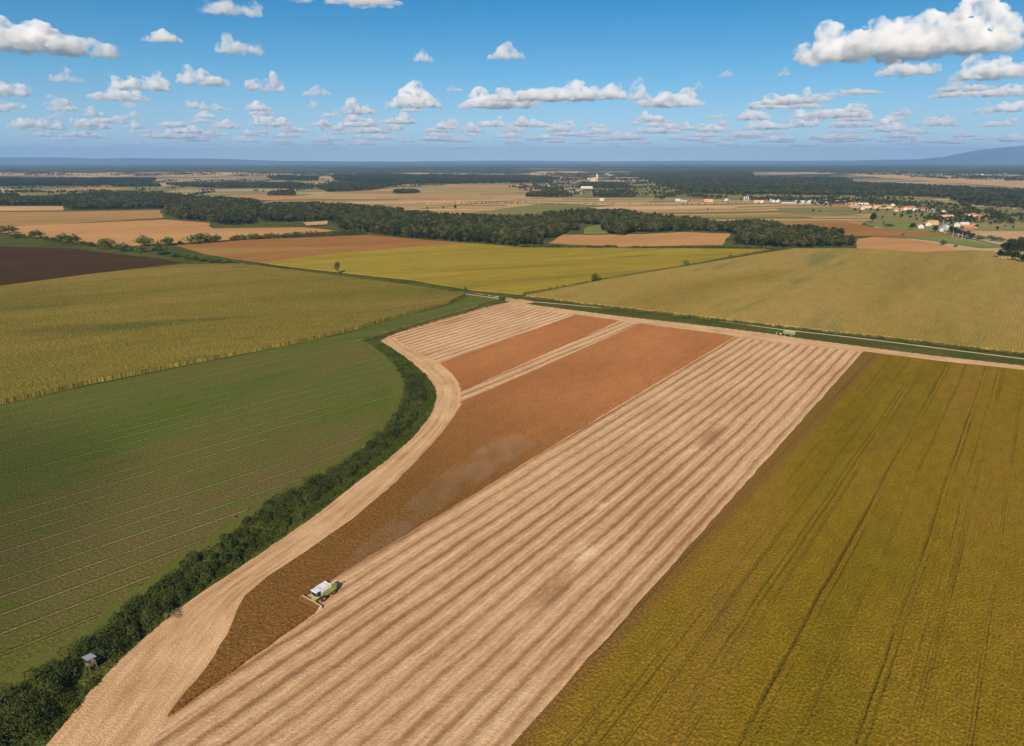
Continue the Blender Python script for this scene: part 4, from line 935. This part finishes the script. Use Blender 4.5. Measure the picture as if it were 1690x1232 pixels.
leafy('dry_reeds', P+np.array([0, 2.5]), hg.uniform(.7, 1.3, len(P)), hg.uniform(1.2, 2, len(P)), 50, .2, M['reed'], 'pale dry reeds along the ditch bank', None)['kind'] = 'stuff'
P = along([(470, 445), (560, 456.5), (680, 470), (780, 485), (850, 492)], 420, 2.2)
leafy('ditch_weeds', P, hg.uniform(.5, 1.6, len(P)), hg.uniform(1.6, 3.4, len(P)), 50, .26, M['weeds'], 'weeds beside the lane in front of the yellow soybeans', None)['kind'] = 'stuff'
P = along([(862, 493), (960, 501), (1100, 516), (1280, 538), (1480, 561), (1700, 588)], 520, 1.3)
Q = along([(872, 493), (960, 504.5), (1100, 520.5), (1280, 541.5), (1480, 563.5), (1700, 590)], 900, .7); P = np.concatenate([P, Q])
leafy('ditch_weeds', P, np.concatenate([hg.uniform(.5, 1.6, 520), hg.uniform(1.0, 2.7, 900)]), hg.uniform(1.6, 3.2, len(P)), 55, .24, M['weeds'], 'dark weeds between lane and right corn', None)['kind'] = 'stuff'
P = along([(865, 487), (1000, 462), (1130, 440), (1270, 414)], 420, 1.6)
leafy('ditch_weeds', P, hg.uniform(.8, 2.2, len(P)), hg.uniform(2, 4.5, len(P)), 50, .3, M['weeds'], 'weedy line between yellow soybeans and right corn', None)['kind'] = 'stuff'
P = along([(305, 427), (400, 439), (470, 444)], 130, 2.0)
leafy('ditch_weeds', P, hg.uniform(1.5, 3.5, len(P)), hg.uniform(3, 6, len(P)), 60, .35, M['hedge'], 'low scrub linking the row of bushes to the hunting stand', None)['kind'] = 'stuff'
P = np.array([gp(278, 1020)[:2]])+hg.normal(0, 1.0, (16, 2))
leafy('reed_clump', P, hg.uniform(1.2, 2, 16), hg.uniform(.6, 1.1, 16), 60, .12, M['reed'], 'pale dry reed clump standing on the hedge edge beside the headland', 'reeds')

# ------------------------------------------------------------------ machinery
M['lime'] = plain('lime_paint', (0.25, 0.28, 0.055), .5); M['cream'] = plain('cream_paint', (0.60, 0.49, 0.30), .6)
M['white'] = plain('white_paint', (0.58, 0.61, 0.66), .45, var=.12); M['glass'] = plain('dark_glass', (0.02, 0.03, 0.035), .08, var=.02)
M['tyre'] = plain('tyre_rubber', (0.02, 0.02, 0.02), .85); M['rim'] = plain('red_rim', (0.33, 0.12, 0.06), .6)
M['steel'] = plain('dull_steel', (0.25, 0.26, 0.27), .5, .5); M['reel'] = plain('orange_red_reel', (0.27, 0.10, 0.045), .7)
M['black'] = plain('black_plastic', (0.025, 0.027, 0.03), .6); M['grain'] = plain('grain', (0.5, 0.36, 0.16), .9)
M['tgreen'] = plain('tractor_green', (0.05, 0.16, 0.03), .4); M['tyellow'] = plain('yellow_hub', (0.80, 0.62, 0.12), .45)
M['olive_paint'] = plain('faded_green_paint', (0.14, 0.20, 0.06), .6); M['pale_metal'] = plain('pale_metal', (0.5, 0.47, 0.38), .5)
M['rust_paint'] = plain('rusty_drawbar', (0.3, 0.13, 0.05), .7)
def wheel(parent, x, y, r, w, rim, name='wheel'):
    b = MB(); b.tube((x-w/2, y, r), (x+w/2, y, r), r*.94, None, 22)
    for k in range(20):
        a = k*2*math.pi/20; b.box((x-w/2, y+math.cos(a)*r*.93-.06, r+math.sin(a)*r*.93-.06), (x+w/2, y+math.cos(a)*r*.93+.06, r+math.sin(a)*r*.93+.06), rot=Matrix.Rotation(a, 3, 'X'))
    o = b.build(name, M['tyre'], parent)
    s = 1 if x > 0 else -1; c = MB(); c.tube((x+s*w*.42, y, r), (x+s*w*.56, y, r), r*.56, r*.5, 18); c.tube((x+s*w*.5, y, r), (x+s*w*.7, y, r), r*.2, None, 10)
    c.build('rim', rim, o); return o
def combine():
    a, b_ = gp(494, 990), gp(531, 1008); mid = (a+b_)/2; az = R(216); d = Vector((math.sin(az), math.cos(az), 0))
    e = empty('combine_harvester', mid-d*4.2, -az, .86)
    tag(e, 'lime green and white combine harvester cutting the rust brown soybeans, dust behind it', 'combine harvester')
    b = MB()
    b.poly([(-4.1, 1.5), (-3.2, 1.05), (1.3, 1.05), (1.3, 3.0), (-2.6, 3.05), (-4.1, 2.7)], -1.55, 1.55)
    body = b.build('body', M['lime'], e, .05)
    for s in (-1, 1):
        b = MB(); b.box((s*1.56-.03, -3.0, 1.5), (s*1.56+.03, -1.1, 2.85)); b.box((s*1.56-.035, -1.0, 1.6), (s*1.56+.035, .9, 2.85)); b.build('side_panel', M['lime'], body, .015)
        b = MB(); b.box((s*1.61-.02, -3.0, 2.0), (s*1.61+.02, -1.2, 2.12)); b.build('stripe', M['cream'], body)
    b = MB(); b.box((-1.45, -4.0, 3.05), (1.45, -2.0, 3.3)); b.box((-1.2, -3.8, 3.3), (.2, -2.4, 3.5)); b.build('engine_deck', M['lime'], e, .04)
    b = MB(); b.box((.3, -3.7, 3.3), (1.3, -2.6, 3.42)); b.tube((.0, -2.2, 3.3), (.0, -2.2, 4.1), .09); b.build('exhaust_and_grille', M['black'], e)
    b = MB(); b.poly([(-2.0, 3.0), (1.1, 3.0), (1.35, 3.85), (-2.3, 3.85)], -1.6, -1.5); b.poly([(-2.0, 3.0), (1.1, 3.0), (1.35, 3.85), (-2.3, 3.85)], 1.5, 1.6)
    b.box((-1.5, 1.15, 3.0), (1.5, 1.3, 3.85)); b.box((-1.5, -2.3, 3.0), (1.5, -2.15, 3.85)); tank = b.build('grain_tank', M['white'], e)
    b = MB(); b.box((-1.5, -2.15, 3.35), (1.5, 1.15, 3.5)); b.build('tank_cover', M['white'], tank)
    b = MB(); b.box((-1.0, -2.1, 3.5), (1.0, -1.1, 3.62)); b.build('tank_hatch', M['cream'], tank)
    b = MB(); b.poly([(1.4, 1.9), (3.1, 1.9), (3.25, 3.0), (2.9, 3.7), (1.4, 3.7)], -1.1, 1.1); cab = b.build('cab', M['glass'], e, .05)
    b = MB(); b.box((-1.3, 1.2, 3.7), (1.3, 3.5, 3.98), taper=(.9, .92)); b.build('cab_roof', M['white'], cab, .05)
    for s in (-1, 1):
        b = MB(); b.box((s*1.08-.06, 1.35, 1.9), (s*1.08+.06, 1.5, 3.7)); b.box((s*1.06-.05, 3.0, 1.9), (s*1.06+.05, 3.12, 3.7)); b.build('cab_pillar', M['white'], cab)
        b = MB(); b.tube((s*1.2, 3.2, 3.4), (s*1.9, 3.5, 3.3), .03, None, 6); b.box((s*1.9-.12, 3.45, 2.8), (s*1.9+.12, 3.53, 3.4)); b.build('mirror', M['black'], cab)
    b = MB(); b.poly([(1.6, 1.75), (3.15, 1.75), (3.4, 1.95), (1.6, 1.95)], -1.35, 1.35); b.build('platform', M['cream'], e)
    b = MB(); b.poly([(2.0, 1.2), (2.2, 1.9), (4.4, 1.05), (4.4, .35)], -.75, .75); b.build('feeder_house', M['lime'], e, .03)
    b = MB()
    for k in range(6): b.box((1.65, 1.5+.0*k, .5+k*.25), (2.05, 1.95, .55+k*.25))
    for s in (1.5, 1.95): b.tube((2.05, s, .4), (1.75, s, 1.95), .03, None, 6)
    b.build('ladder', M['steel'], e)
    b = MB(); b.tube((-1.25, .4, 3.75), (-1.1, -4.4, 3.85), .2, None, 12); b.tube((-1.1, -4.3, 3.85), (-1.1, -4.8, 3.6), .22, .18, 12); b.build('unloading_auger', M['cream'], e)
    b = MB(); b.poly([(-4.9, .7), (-4.0, .6), (-4.0, 2.5), (-4.7, 2.2)], -1.35, 1.35); b.build('straw_chopper', M['black'], e, .05)
    b = MB(); b.box((-1.5, -4.35, 2.6), (-.9, -4.1, 3.1)); b.box((.9, -4.35, 2.6), (1.5, -4.1, 3.1)); b.build('rear_hood', M['lime'], e, .03)
    for s in (-1, 1):
        wheel(e, s*1.75, 1.2, .95, .75, M['rim']); wheel(e, s*1.55, -2.9, .65, .5, M['rim'])
    W = 4.4
    b = MB(); b.box((-W, 4.25, .2), (W, 4.4, 1.25)); b.poly([(4.35, .15), (5.5, .08), (5.5, .14), (4.35, .3)], -W, W); hd = b.build('header', M['lime'], e)
    b = MB(); b.box((-W, 4.2, 1.25), (W, 4.42, 1.38)); b.build('top_beam', M['cream'], hd)
    b = MB(); b.tube((-W+.1, 4.75, .5), (W-.1, 4.75, .5), .24, None, 12); b.build('screw_auger', M['reel'], hd)
    for k, s in enumerate((-1, 1)):
        b = MB(); b.poly([(4.1, .1), (4.1, 1.3), (4.9, 1.05), (6.6, .15), (6.6, .05)], s*W-.13, s*W+.13); b.build('crop_divider', M['white' if s > 0 else 'cream'], hd, .02)
    rl = MB(); rl.tube((-W+.25, 5.35, 1.25), (W-.25, 5.35, 1.25), .07, None, 8)
    for k in range(6):
        a_ = k*math.pi/3+.3; yy, zz = 5.35+math.cos(a_)*.52, 1.25+math.sin(a_)*.52
        rl.tube((-W+.25, yy, zz), (W-.25, yy, zz), .05, None, 6)
        for j in range(26): x = -W+.35+j*.305; rl.tube((x, yy, zz), (x, yy-.05, zz-.25), .015, None, 4)
        for x in (-W+.3, -1.3, 1.3, W-.3): rl.tube((x, 5.35, 1.25), (x, yy, zz), .04, None, 5)
    rl.build('reel', M['reel'], hd)
    for s in (-1, 1): b = MB(); b.tube((s*(W-.1), 4.3, 1.3), (s*(W-.1), 5.4, 1.35), .06, None, 6); b.build('reel_arm', M['reel'], hd)
combine()

va = gp(1275, 553); vb = gp(1221, 545.5); vd = (vb-va).normalized(); vaz = math.atan2(vd.x, vd.y)
def tractor():
    e = empty('tractor', gp(1287, 552.5), -vaz); tag(e, 'green tractor with yellow hubs and dark cab, hitched to the trailer by the lane', 'tractor')
    b = MB(); b.poly([(.3, 1.0), (2.6, .95), (2.7, 1.5), (2.5, 1.75), (.3, 1.95)], -.42, .42); b.box((-.45, -1.3, .8), (.45, 2.5, 1.1)); b.build('hood', M['tgreen'], e, .04)
    b = MB(); b.poly([(-1.4, 1.3), (.35, 1.3), (.5, 2.0), (.2, 2.8), (-1.2, 2.8)], -.78, .78); c = b.build('cab', M['glass'], e, .03)
    b = MB(); b.box((-.85, -1.35, 2.8), (.85, .35, 2.95)); b.build('cab_roof', M['tgreen'], c, .04)
    for s in (-1, 1):
        b = MB(); b.poly([(-1.6, 1.4), (-1.3, 1.85), (-.2, 1.85), (.1, 1.4)], s*.95-.28, s*.95+.28); b.build('fender', M['tgreen'], e)
        wheel(e, s*1.05, -.75, .92, .55, M['tyellow']); wheel(e, s*.95, 1.95, .66, .42, M['tyellow'])
    b = MB(); b.tube((.35, 1.2, 1.8), (.35, 1.2, 2.75), .05); b.build('exhaust_pipe', M['black'], e)
    b = MB(); b.box((-.4, 2.7, .7), (.4, 3.1, 1.2)); b.build('front_weight', M['tgreen'], e, .03)
def trailer():
    e = empty('farm_trailer', gp(1302, 554.4), -vaz); tag(e, 'green high sided grain trailer with pale frame behind the tractor', 'trailer')
    b = MB(); b.box((-1.22, -3.4, 1.15), (1.22, 3.4, 1.3)); b.box((-1.25, -3.4, 1.3), (-1.19, 3.4, 2.9)); b.box((1.19, -3.4, 1.3), (1.25, 3.4, 2.9)); b.box((-1.2, 3.34, 1.3), (1.2, 3.4, 2.9)); b.box((-1.2, -3.4, 1.3), (1.2, -3.34, 2.9)); b.build('box_body', M['olive_paint'], e)
    b = MB()
    for s in (-1, 1):
        for y in (-3.4, -1.7, 0, 1.7, 3.4): b.box((s*1.28-.05, y-.07, 1.2), (s*1.28+.05, y+.07, 3.05))
        b.box((s*1.28-.06, -3.5, 2.9), (s*1.28+.06, 3.5, 3.08))
    b.box((-1.28, -3.52, 1.2), (-1.0, -3.4, 3.1)); b.box((1.0, -3.52, 1.2), (1.28, -3.4, 3.1)); b.box((-1.28, -3.54, 2.9), (1.28, -3.42, 3.1))
    b.build('frame', M['pale_metal'], e)
    b = MB(); b.box((-1.18, -3.3, 2.2), (1.18, 3.3, 2.35)); b.build('grain_load', M['grain'], e)
    b = MB(); b.tube((-.5, 3.3, .95), (0, 5.1, .6), .07); b.tube((.5, 3.3, .95), (0, 5.1, .6), .07); b.box((-.5, -3, .8), (.5, 3.2, 1.15)); b.build('drawbar', M['rust_paint'], e)
    for s in (-1, 1):
        for y in (-2.2, -1.1, 2.2): wheel(e, s*1.0, y, .48, .36, M['pale_metal'])
tractor(); trailer()

# hunting stands
M['wood'] = plain('weathered_wood', (0.16, 0.13, 0.09), .9); M['tin'] = plain('tin_roof', (0.42, 0.44, 0.48), .35, .3); M['dwood'] = plain('dark_boards', (0.035, 0.035, 0.03), .9)
def stand(loc, rz, h, roofmat, wallmat, label, s=1.0, closed=False):
    e = empty('hunting_stand', loc, rz, s); tag(e, label, 'hunting stand')
    for x in (-.7, .7):
        for y in (-.7, .7): b = MB(); b.tube((x*1.25, y*1.25, -.2), (x, y, h+(1.9 if y < 0 else 1.6)), .07, .06, 6); b.build('leg', M['wood'], e)
    b = MB(); b.box((-.8, -.8, h-.1), (.8, .8, h)); b.build('floor', M['wood'], e)
    b = MB(); k = 1.5 if closed else .75
    b.box((-.8, -.8, h), (-.74, .8, h+k)); b.box((.74, -.8, h), (.8, .8, h+k)); b.box((-.74, -.8, h), (.74, -.74, h+k)); b.box((-.74, .74, h), (.74, .8, h+k)); b.build('side_boards', wallmat, e)
    b = MB(); b.poly([(-1.05, h+1.98), (1.05, h+1.62), (1.05, h+1.68), (-1.05, h+2.04)], -1.1, 1.1); b.build('roof', roofmat, e)
    b = MB()
    for x in (-.25, .25): b.tube((x, -1.7, -.1), (x, -.8, h), .035, None, 5)
    for i in range(int(h/.35)): z = .3+i*.35; y = -1.7+.9*z/h; b.tube((-.25, y, z), (.25, y, z), .025, None, 5)
    b.build('ladder', M['wood'], e)
stand(gp(152, 1107), R(-30), 1.9, M['tin'], M['wood'], 'open hunting stand with a pale tin roof in the hedge at the lower left')
stand(gp(398, 438), R(10), 2.6, M['dwood'], M['dwood'], 'dark boxed hunting stand at the end of the row of bushes', 1.35, True)

# ------------------------------------------------------------------ village
M['terra'] = plain('terracotta_tiles', (0.40, 0.16, 0.07), .85, var=.3, scale=.6); M['tanroof'] = plain('faded_tiles', (0.50, 0.26, 0.12), .85, var=.25, scale=.6)
M['redroof'] = plain('dark_red_tiles', (0.22, 0.08, 0.05), .85, var=.25); M['grey_roof'] = plain('grey_sheet_roof', (0.42, 0.45, 0.5), .6, var=.15)
M['white_roof'] = plain('white_sheet_roof', (0.46, 0.46, 0.47), .6, var=.1); M['dark_roof'] = plain('dark_sheet_roof', (0.06, 0.065, 0.07), .7)
M['plaster'] = plain('white_plaster', (0.56, 0.54, 0.50), .9, var=.08); M['creamwall'] = plain('cream_plaster', (0.62, 0.48, 0.28), .9, var=.1); M['brick'] = plain('bare_brick', (0.34, 0.15, 0.09), .9, var=.2)
M['window'] = plain('window_glass', (0.03, 0.035, 0.045), .15); M['door'] = plain('brown_door', (0.10, 0.06, 0.035), .7); M['chim'] = plain('chimney_brick', (0.3, 0.14, 0.09), .9)
HC = {}
def house_parts(w, d, h, rh):
    key = (round(w), round(d), round(h, 1), round(rh, 1))
    if key in HC: return HC[key]
    def me_of(b, n): bmesh.ops.recalc_face_normals(b.bm, faces=b.bm.faces); m = bpy.data.meshes.new(n); b.bm.to_mesh(m); b.bm.free(); return m
    b = MB(); b.poly([(-d/2, 0), (d/2, 0), (d/2, h), (0, h+rh), (-d/2, h)], -w/2, w/2); wall = me_of(b, 'wall')
    b = MB(); o = .4; k = rh/(d/2)
    b.poly([(-d/2-o, h-k*o+.05), (0, h+rh+.05), (d/2+o, h-k*o+.05), (d/2+o, h-k*o+.27), (0, h+rh+.27), (-d/2-o, h-k*o+.27)], -w/2-o, w/2+o); roof = me_of(b, 'roof')
    b = MB(); b.box((w*.2-.35, -.9, h+rh*.6), (w*.2+.35, -.2, h+rh+.9)); chim = me_of(b, 'chimney')
    wins = []
    n = max(2, int(w/4))
    for i in range(n):
        x = -w/2+(i+.5)*w/n
        if i == n//2: continue
        b = MB(); b.box((x-.6, -d/2-.05, h*.38), (x+.6, -d/2+.05, h*.38+1.3)); wins.append(me_of(b, 'window'))
    for s in (-1, 1):
        b = MB(); b.box((s*w/2-.05, -1.6, h*.4), (s*w/2+.05, -.5, h*.4+1.3)); wins.append(me_of(b, 'window'))
    b = MB(); x = -w/2+(n//2+.5)*w/n; b.box((x-.55, -d/2-.06, 0), (x+.55, -d/2+.06, 2.1)); door = me_of(b, 'door')
    HC[key] = (wall, roof, chim, wins, door); return HC[key]
def withmat(me, m):
    k = (me.name, m.name)
    if k not in HC: c = me.copy(); c.materials.clear(); c.materials.append(m); HC[k] = c
    return HC[k]
def house(x, y, wpx, roof, wall, rot, label, group=None, name='house', cat='house', d=None, h=None, rh=None, scale=1.0, detail=True):
    w = wpx*mpx(y)*1.12; d = d or min(w, 9.0); h = h or 3.6; rh = rh or d*.36
    e = empty(name, gp(x, y), R(rot), scale); tag(e, label, cat, group)
    wm, rm, cm, ws, dm = house_parts(w, d, h, rh)
    link('wall', withmat(wm, M[wall]), e); ro = link('roof', withmat(rm, M[roof]), e)
    if detail:
        link('chimney', withmat(cm, M['chim']), ro); link('door', withmat(dm, M['door']), e)
        for q in ws: link('window', withmat(q, M['window']), e)
    return e
V_ = [ # x, y, width px, roof, wall, rotation, label
 (1428, 343, 15, 'terra', 'plaster', 10, 'terracotta roofed house left of the white gable in the village row'),
 (1439, 342, 10, 'terra', 'plaster', 80, 'house with white gable to the camera beside the terracotta row'),
 (1448, 344, 13, 'tanroof', 'creamwall', 0, 'tan roofed house right of the white gabled house in the row'),
 (1461, 344, 16, 'terra', 'creamwall', 8, 'long terracotta roofed house in the middle of the village row'),
 (1473, 341, 9, 'white_roof', 'plaster', 70, 'small white house behind the long terracotta one'),
 (1482, 349, 14, 'terra', 'plaster', 0, 'terracotta house lower than its neighbours in the village row'),
 (1492, 347, 10, 'terra', 'plaster', 75, 'bright white gabled house amid terracotta roofs'),
 (1501, 346, 15, 'terra', 'creamwall', 5, 'broad terracotta roof on the right half of the village row'),
 (1509, 348, 9, 'terra', 'plaster', 65, 'white gable turned right at the end of the broad terracotta roof'),
 (1522, 348, 13, 'redroof', 'plaster', 10, 'dark red roofed house near the right end of the row'),
 (1538, 350, 9, 'white_roof', 'plaster', 60, 'small white house alone right of the village row'),
 (1556, 352, 12, 'terra', 'plaster', 70, 'white gabled house behind the big tan roofed one'),
 (1562, 361, 19, 'tanroof', 'plaster', 12, 'big tan roofed farmhouse beside the village road'),
 (1596, 359, 11, 'white_roof', 'plaster', 78, 'tall white gabled house right of the village road'),
 (1606, 358, 12, 'terra', 'creamwall', 10, 'terracotta house touching the tall white gabled one'),
 (1611, 364, 9, 'white_roof', 'plaster', 80, 'white gable in front of the rightmost terracotta roofs'),
 (1619, 362, 14, 'terra', 'creamwall', 5, 'rightmost terracotta roofed house of the village'),
 (1579, 374, 15, 'white_roof', 'plaster', 60, 'large white barn nearest the road right side'),
 (1590, 374, 13, 'white_roof', 'plaster', 5, 'low white shed right of the large white barn'),
 (1596, 379, 17, 'terra', 'brick', 5, 'long terracotta roofed barn in front of the low white shed'),
 (1607, 376, 9, 'tanroof', 'creamwall', 80, 'small tan house at the right end of the terracotta barn'),
 (1518, 377, 10, 'tanroof', 'plaster', 75, 'nearest small house with white gable and orange roof left of the road'),
 (1530, 373, 9, 'tanroof', 'plaster', 80, 'white gable left of the tan roofed house near the road'),
 (1538, 371, 16, 'tanroof', 'creamwall', 15, 'tan roofed house nearest the bend of the road'),
 (1561, 379, 6, 'white_roof', 'plaster', 20, 'tiny white shed beside the road bend'),
 (1553, 383, 5, 'white_roof', 'plaster', 70, 'tiny white kiosk right at the road bend'),
 (1276, 334, 8, 'white_roof', 'plaster', 75, 'white gable right of the white silo'),
 (1284, 334, 10, 'white_roof', 'plaster', 60, 'white shed with two bright gables left of the dark barn'),
 (1302, 336, 24, 'dark_roof', 'plaster', 0, 'long dark roofed barn left of the white hall'),
 (1324, 336, 24, 'white_roof', 'plaster', 6, 'large white hall with pale roof in the left part of the village'),
 (1335, 335, 10, 'terra', 'creamwall', 70, 'orange roofed house at the right end of the white hall'),
 (1340, 333, 8, 'terra', 'plaster', 20, 'small house peeping out behind the white hall'),
 (1350, 338, 9, 'grey_roof', 'plaster', 70, 'grey roofed house between trees right of the white hall'),
 (1358, 333, 12, 'terra', 'creamwall', 0, 'terracotta roof behind the trees in the left part of the village'),
 (1364, 338, 8, 'white_roof', 'plaster', 45, 'slanted white roof left of the long brick barn'),
 (1385, 342, 25, 'redroof', 'brick', 4, 'long brick barn with dark red roof at the field edge'),
 (1386, 336, 18, 'grey_roof', 'plaster', 8, 'grey blue hall behind the long brick barn'),
 (1398, 338, 9, 'terra', 'plaster', 75, 'white gabled house right of the long brick barn'),
 (1407, 339, 14, 'terra', 'creamwall', 20, 'house with orange roof and pale gable left of the low white house'),
 (1424, 340, 15, 'white_roof', 'plaster', 0, 'low white house with white roof left of the terracotta row'),
 (1422, 346, 8, 'tanroof', 'creamwall', 80, 'cream gabled house in front of the low white one'),
 (1120, 333, 11, 'white_roof', 'plaster', 5, 'white farm building at the left end of the distant farm'),
 (1128, 333, 9, 'redroof', 'plaster', 0, 'dark red roof beside the white distant farm building'),
 (1146, 333.5, 15, 'redroof', 'brick', 2, 'long brick red shed in the middle of the distant farm'),
 (1169, 333.5, 13, 'tanroof', 'creamwall', 0, 'cream house at the right end of the distant farm'),
 (1199, 332, 8, 'white_roof', 'plaster', 60, 'white hut left of the three silos'),
 (1250, 335, 12, 'tanroof', 'creamwall', 5, 'cream house right of the three silos'),
 (1258, 335, 9, 'white_roof', 'plaster', 70, 'white gable beside the tree right of the silos'),
 (993, 332, 6, 'white_roof', 'plaster', 0, 'tiny white hut alone on the rust strip fields'),
 (907, 310, 8, 'white_roof', 'plaster', 80, 'white house among trees left of the church'),
 (914, 311, 6, 'terra', 'creamwall', 0, 'small cream house beside the white one among trees'),
 (968, 312, 17, 'white_roof', 'plaster', 3, 'very long pale barn below the church'),
 (973, 297, 7, 'white_roof', 'plaster', 10, 'white house left of the church'),
 (977, 299.5, 5, 'tanroof', 'plaster', 0, 'little house in front of the church'),
 (1002, 289, 6, 'white_roof', 'plaster', 0, 'white house on the rise right of the church'),
 (1007, 290.5, 5, 'tanroof', 'plaster', 0, 'tan house right of the white one on the rise'),
]
for (x, y, w, rf, wl, rot, lb) in V_:
    house(x, y, w, rf, wl, rot, lb, None, 'barn' if 'barn' in lb or 'hall' in lb else 'house', 'barn' if 'barn' in lb else ('hall' if 'hall' in lb else ('shed' if 'shed' in lb or 'hut' in lb or 'kiosk' in lb else 'house')),
          h=4.0 if y > 325 else 5.0, d=None if y > 325 else 14)
far_h = [(50, 280), (95, 280), (125, 280), (138, 280), (146, 280), (188, 279), (215, 279.5), (224, 279.5), (231, 280), (238, 280), (245, 280.5), (289, 280.5), (295, 281), (424, 280), (121, 284), (95, 263+6), (438, 279.5), (445, 279.5), (640, 292), (649, 293), (1480, 285), (1500, 284), (1560, 286), (1620, 290), (1650, 289), (1405, 281), (1440, 282), (1520, 289), (1590, 292), (1350, 284), (1320, 279), (1250, 277)]
for i, (x, y) in enumerate(far_h):
    y = max(y, 276); s = max(10, 4.2*mpx(y)*(.8+.4*(i % 3)/2)); 
    e = empty('house', gp(x, y), R((i*37) % 60)); e.scale = (s/10, s/10*.8, 1.6); tag(e, 'far white house in the small settlements on the hazy plain', 'house', 'far white houses on the plain')
    wm, rm, cm, ws, dm = house_parts(10, 8, 4, 3); link('wall', withmat(wm, M['plaster']), e); link('roof', withmat(rm, M['white_roof' if i % 3 else 'tanroof']), e)
def church():
    e = empty('church', gp(980.5, 299), R(20)); s = mpx(299); tag(e, 'white church with a tall steeple in the distant village', 'church')
    b = MB(); b.poly([(-8, 0), (8, 0), (8, 12), (0, 19), (-8, 12)], -14, 14); b.build('nave', M['plaster'], e)
    b = MB(); b.poly([(-9, 11.4), (0, 19.4), (9, 11.4), (9, 12), (0, 20), (-9, 12)], -14.6, 14.6); b.build('roof', M['tanroof'], e)
    b = MB(); b.box((13, -5, 0), (22, 5, 30)); tw = b.build('tower', M['plaster'], e)
    b = MB(); b.tube((17.5, 0, 30), (17.5, 0, 44), 6, .2, 8); b.build('spire', M['white_roof'], tw)
    b = MB(); b.box((15.8, -5.1, 22), (19.2, -4.9, 26)); b.build('belfry_window', M['window'], tw)
church()
def silo(x, y, r, h, lb, grp=None):
    e = empty('silo', gp(x, y)); tag(e, lb, 'silo', grp)
    b = MB(); b.tube((0, 0, 0), (0, 0, h), r, None, 20)
    for k in range(6): b.tube((0, 0, h*(k+.5)/6-.1), (0, 0, h*(k+.5)/6+.1), r*1.03, None, 20)
    b.build('drum', M['white_roof'], e); b = MB(); b.tube((0, 0, h), (0, 0, h+r*.6), r*1.04, r*.15, 20); b.build('cone_roof', M['grey_roof'], e)
silo(1228, 332, 1.7, 12, 'left of three tall white silos'); silo(1231.3, 332, 1.7, 13, 'middle of three tall white silos'); silo(1234.6, 332, 1.7, 12, 'right of three tall white silos')
silo(1271.5, 333, 2.2, 7, 'short white silo left of the village barns')
# poles by the road
M['pole'] = plain('pale_pole', (0.6, 0.58, 0.52), .8)
for (x, y, h, lb) in [(1559, 387, 9, 'yellowish pole at the road bend'), (1572, 391, 9, 'pale pole second from the road bend'), (1581, 392, 6, 'short pole between two tall ones by the road'), (1587, 395.5, 10, 'brightest pole in front of the dark tree group'),
                      (1556, 372, 9, 'pole beside the village road below the farmhouse'), (1564, 369, 9, 'pole in front of the big tan roofed farmhouse'), (1571, 362, 9, 'pole right of the big tan roofed farmhouse')]:
    e = empty('utility_pole', gp(x, y), R(30)); tag(e, lb, 'utility pole')
    b = MB(); b.tube((0, 0, -.3), (0, 0, h), .26, .16, 8); b.build('pole', M['pole'], e); b = MB(); b.box((-1, -.08, h-.7), (1, .08, h-.5)); b.build('crossarm', M['pole'], e)
e = empty('power_pylon', gp(942, 325)); tag(e, 'pale goalpost shaped power pylon in front of the distant trees', 'pylon')
b = MB(); b.tube((-4, 0, 0), (-4, 0, 17), .45, .3, 8); b.build('leg', M['pole'], e); b = MB(); b.tube((4, 0, 0), (4, 0, 17), .45, .3, 8); b.build('leg', M['pole'], e)
b = MB(); b.box((-7, -.3, 16.6), (7, .3, 17.3)); b.build('crossarm', M['pole'], e)

# ------------------------------------------------------------------ dust drifting off the combine
def dust():
    m = bpy.data.materials.new('dust'); m.use_nodes = True; n = m.node_tree; n.nodes.clear(); L = n.links.new
    o = n.nodes.new('ShaderNodeOutputMaterial'); v = n.nodes.new('ShaderNodeVolumePrincipled'); v.inputs['Color'].default_value = (0.72, 0.60, 0.44, 1)
    g = n.nodes.new('ShaderNodeNewGeometry'); nz = n.nodes.new('ShaderNodeTexNoise'); nz.inputs['Scale'].default_value = .11; nz.inputs['Detail'].default_value = 3
    mr = n.nodes.new('ShaderNodeMapRange'); mr.inputs[1].default_value = .38; mr.inputs[2].default_value = .75; mr.inputs[3].default_value = 0; mr.inputs[4].default_value = .036
    L(g.outputs['Position'], nz.inputs['Vector']); L(nz.outputs['Fac'], mr.inputs[0]); L(mr.outputs[0], v.inputs['Density']); L(v.outputs[0], o.inputs['Volume'])
    bm = bmesh.new(); r = random.Random(4)
    L_, _ = resample([gp(*p) for p in [(561, 966), (600, 931), (660, 885), (730, 825), (790, 786), (850, 748)]], 22)
    for i, p in enumerate(L_):
        rad = 2.3+i*.18; s = bmesh.ops.create_icosphere(bm, subdivisions=2, radius=1)
        for q in s['verts']: q.co = Vector((q.co.x*rad*1.6, q.co.y*rad*1.6, q.co.z*(2.0+i*.07)+2.4+i*.07))+Vector((p.x+r.uniform(-1, 1)-i*.05, p.y, 0))
    for q in bm.verts: q.co.z = max(q.co.z, .75)
    me = bpy.data.meshes.new('dust'); bm.to_mesh(me); bm.free(); ob = bpy.data.objects.new('dust', me); COL.objects.link(ob)
    a = ob.modifiers.new('r', 'REMESH'); a.mode = 'VOXEL'; a.voxel_size = .8
    me2 = bpy.data.meshes.new_from_object(ob.evaluated_get(bpy.context.evaluated_depsgraph_get())); bpy.data.objects.remove(ob)
    me2.materials.clear(); me2.materials.append(m); tag(link('dust', me2), 'thin grey dust drifting back from the combine', None, None, 'stuff')
dust()
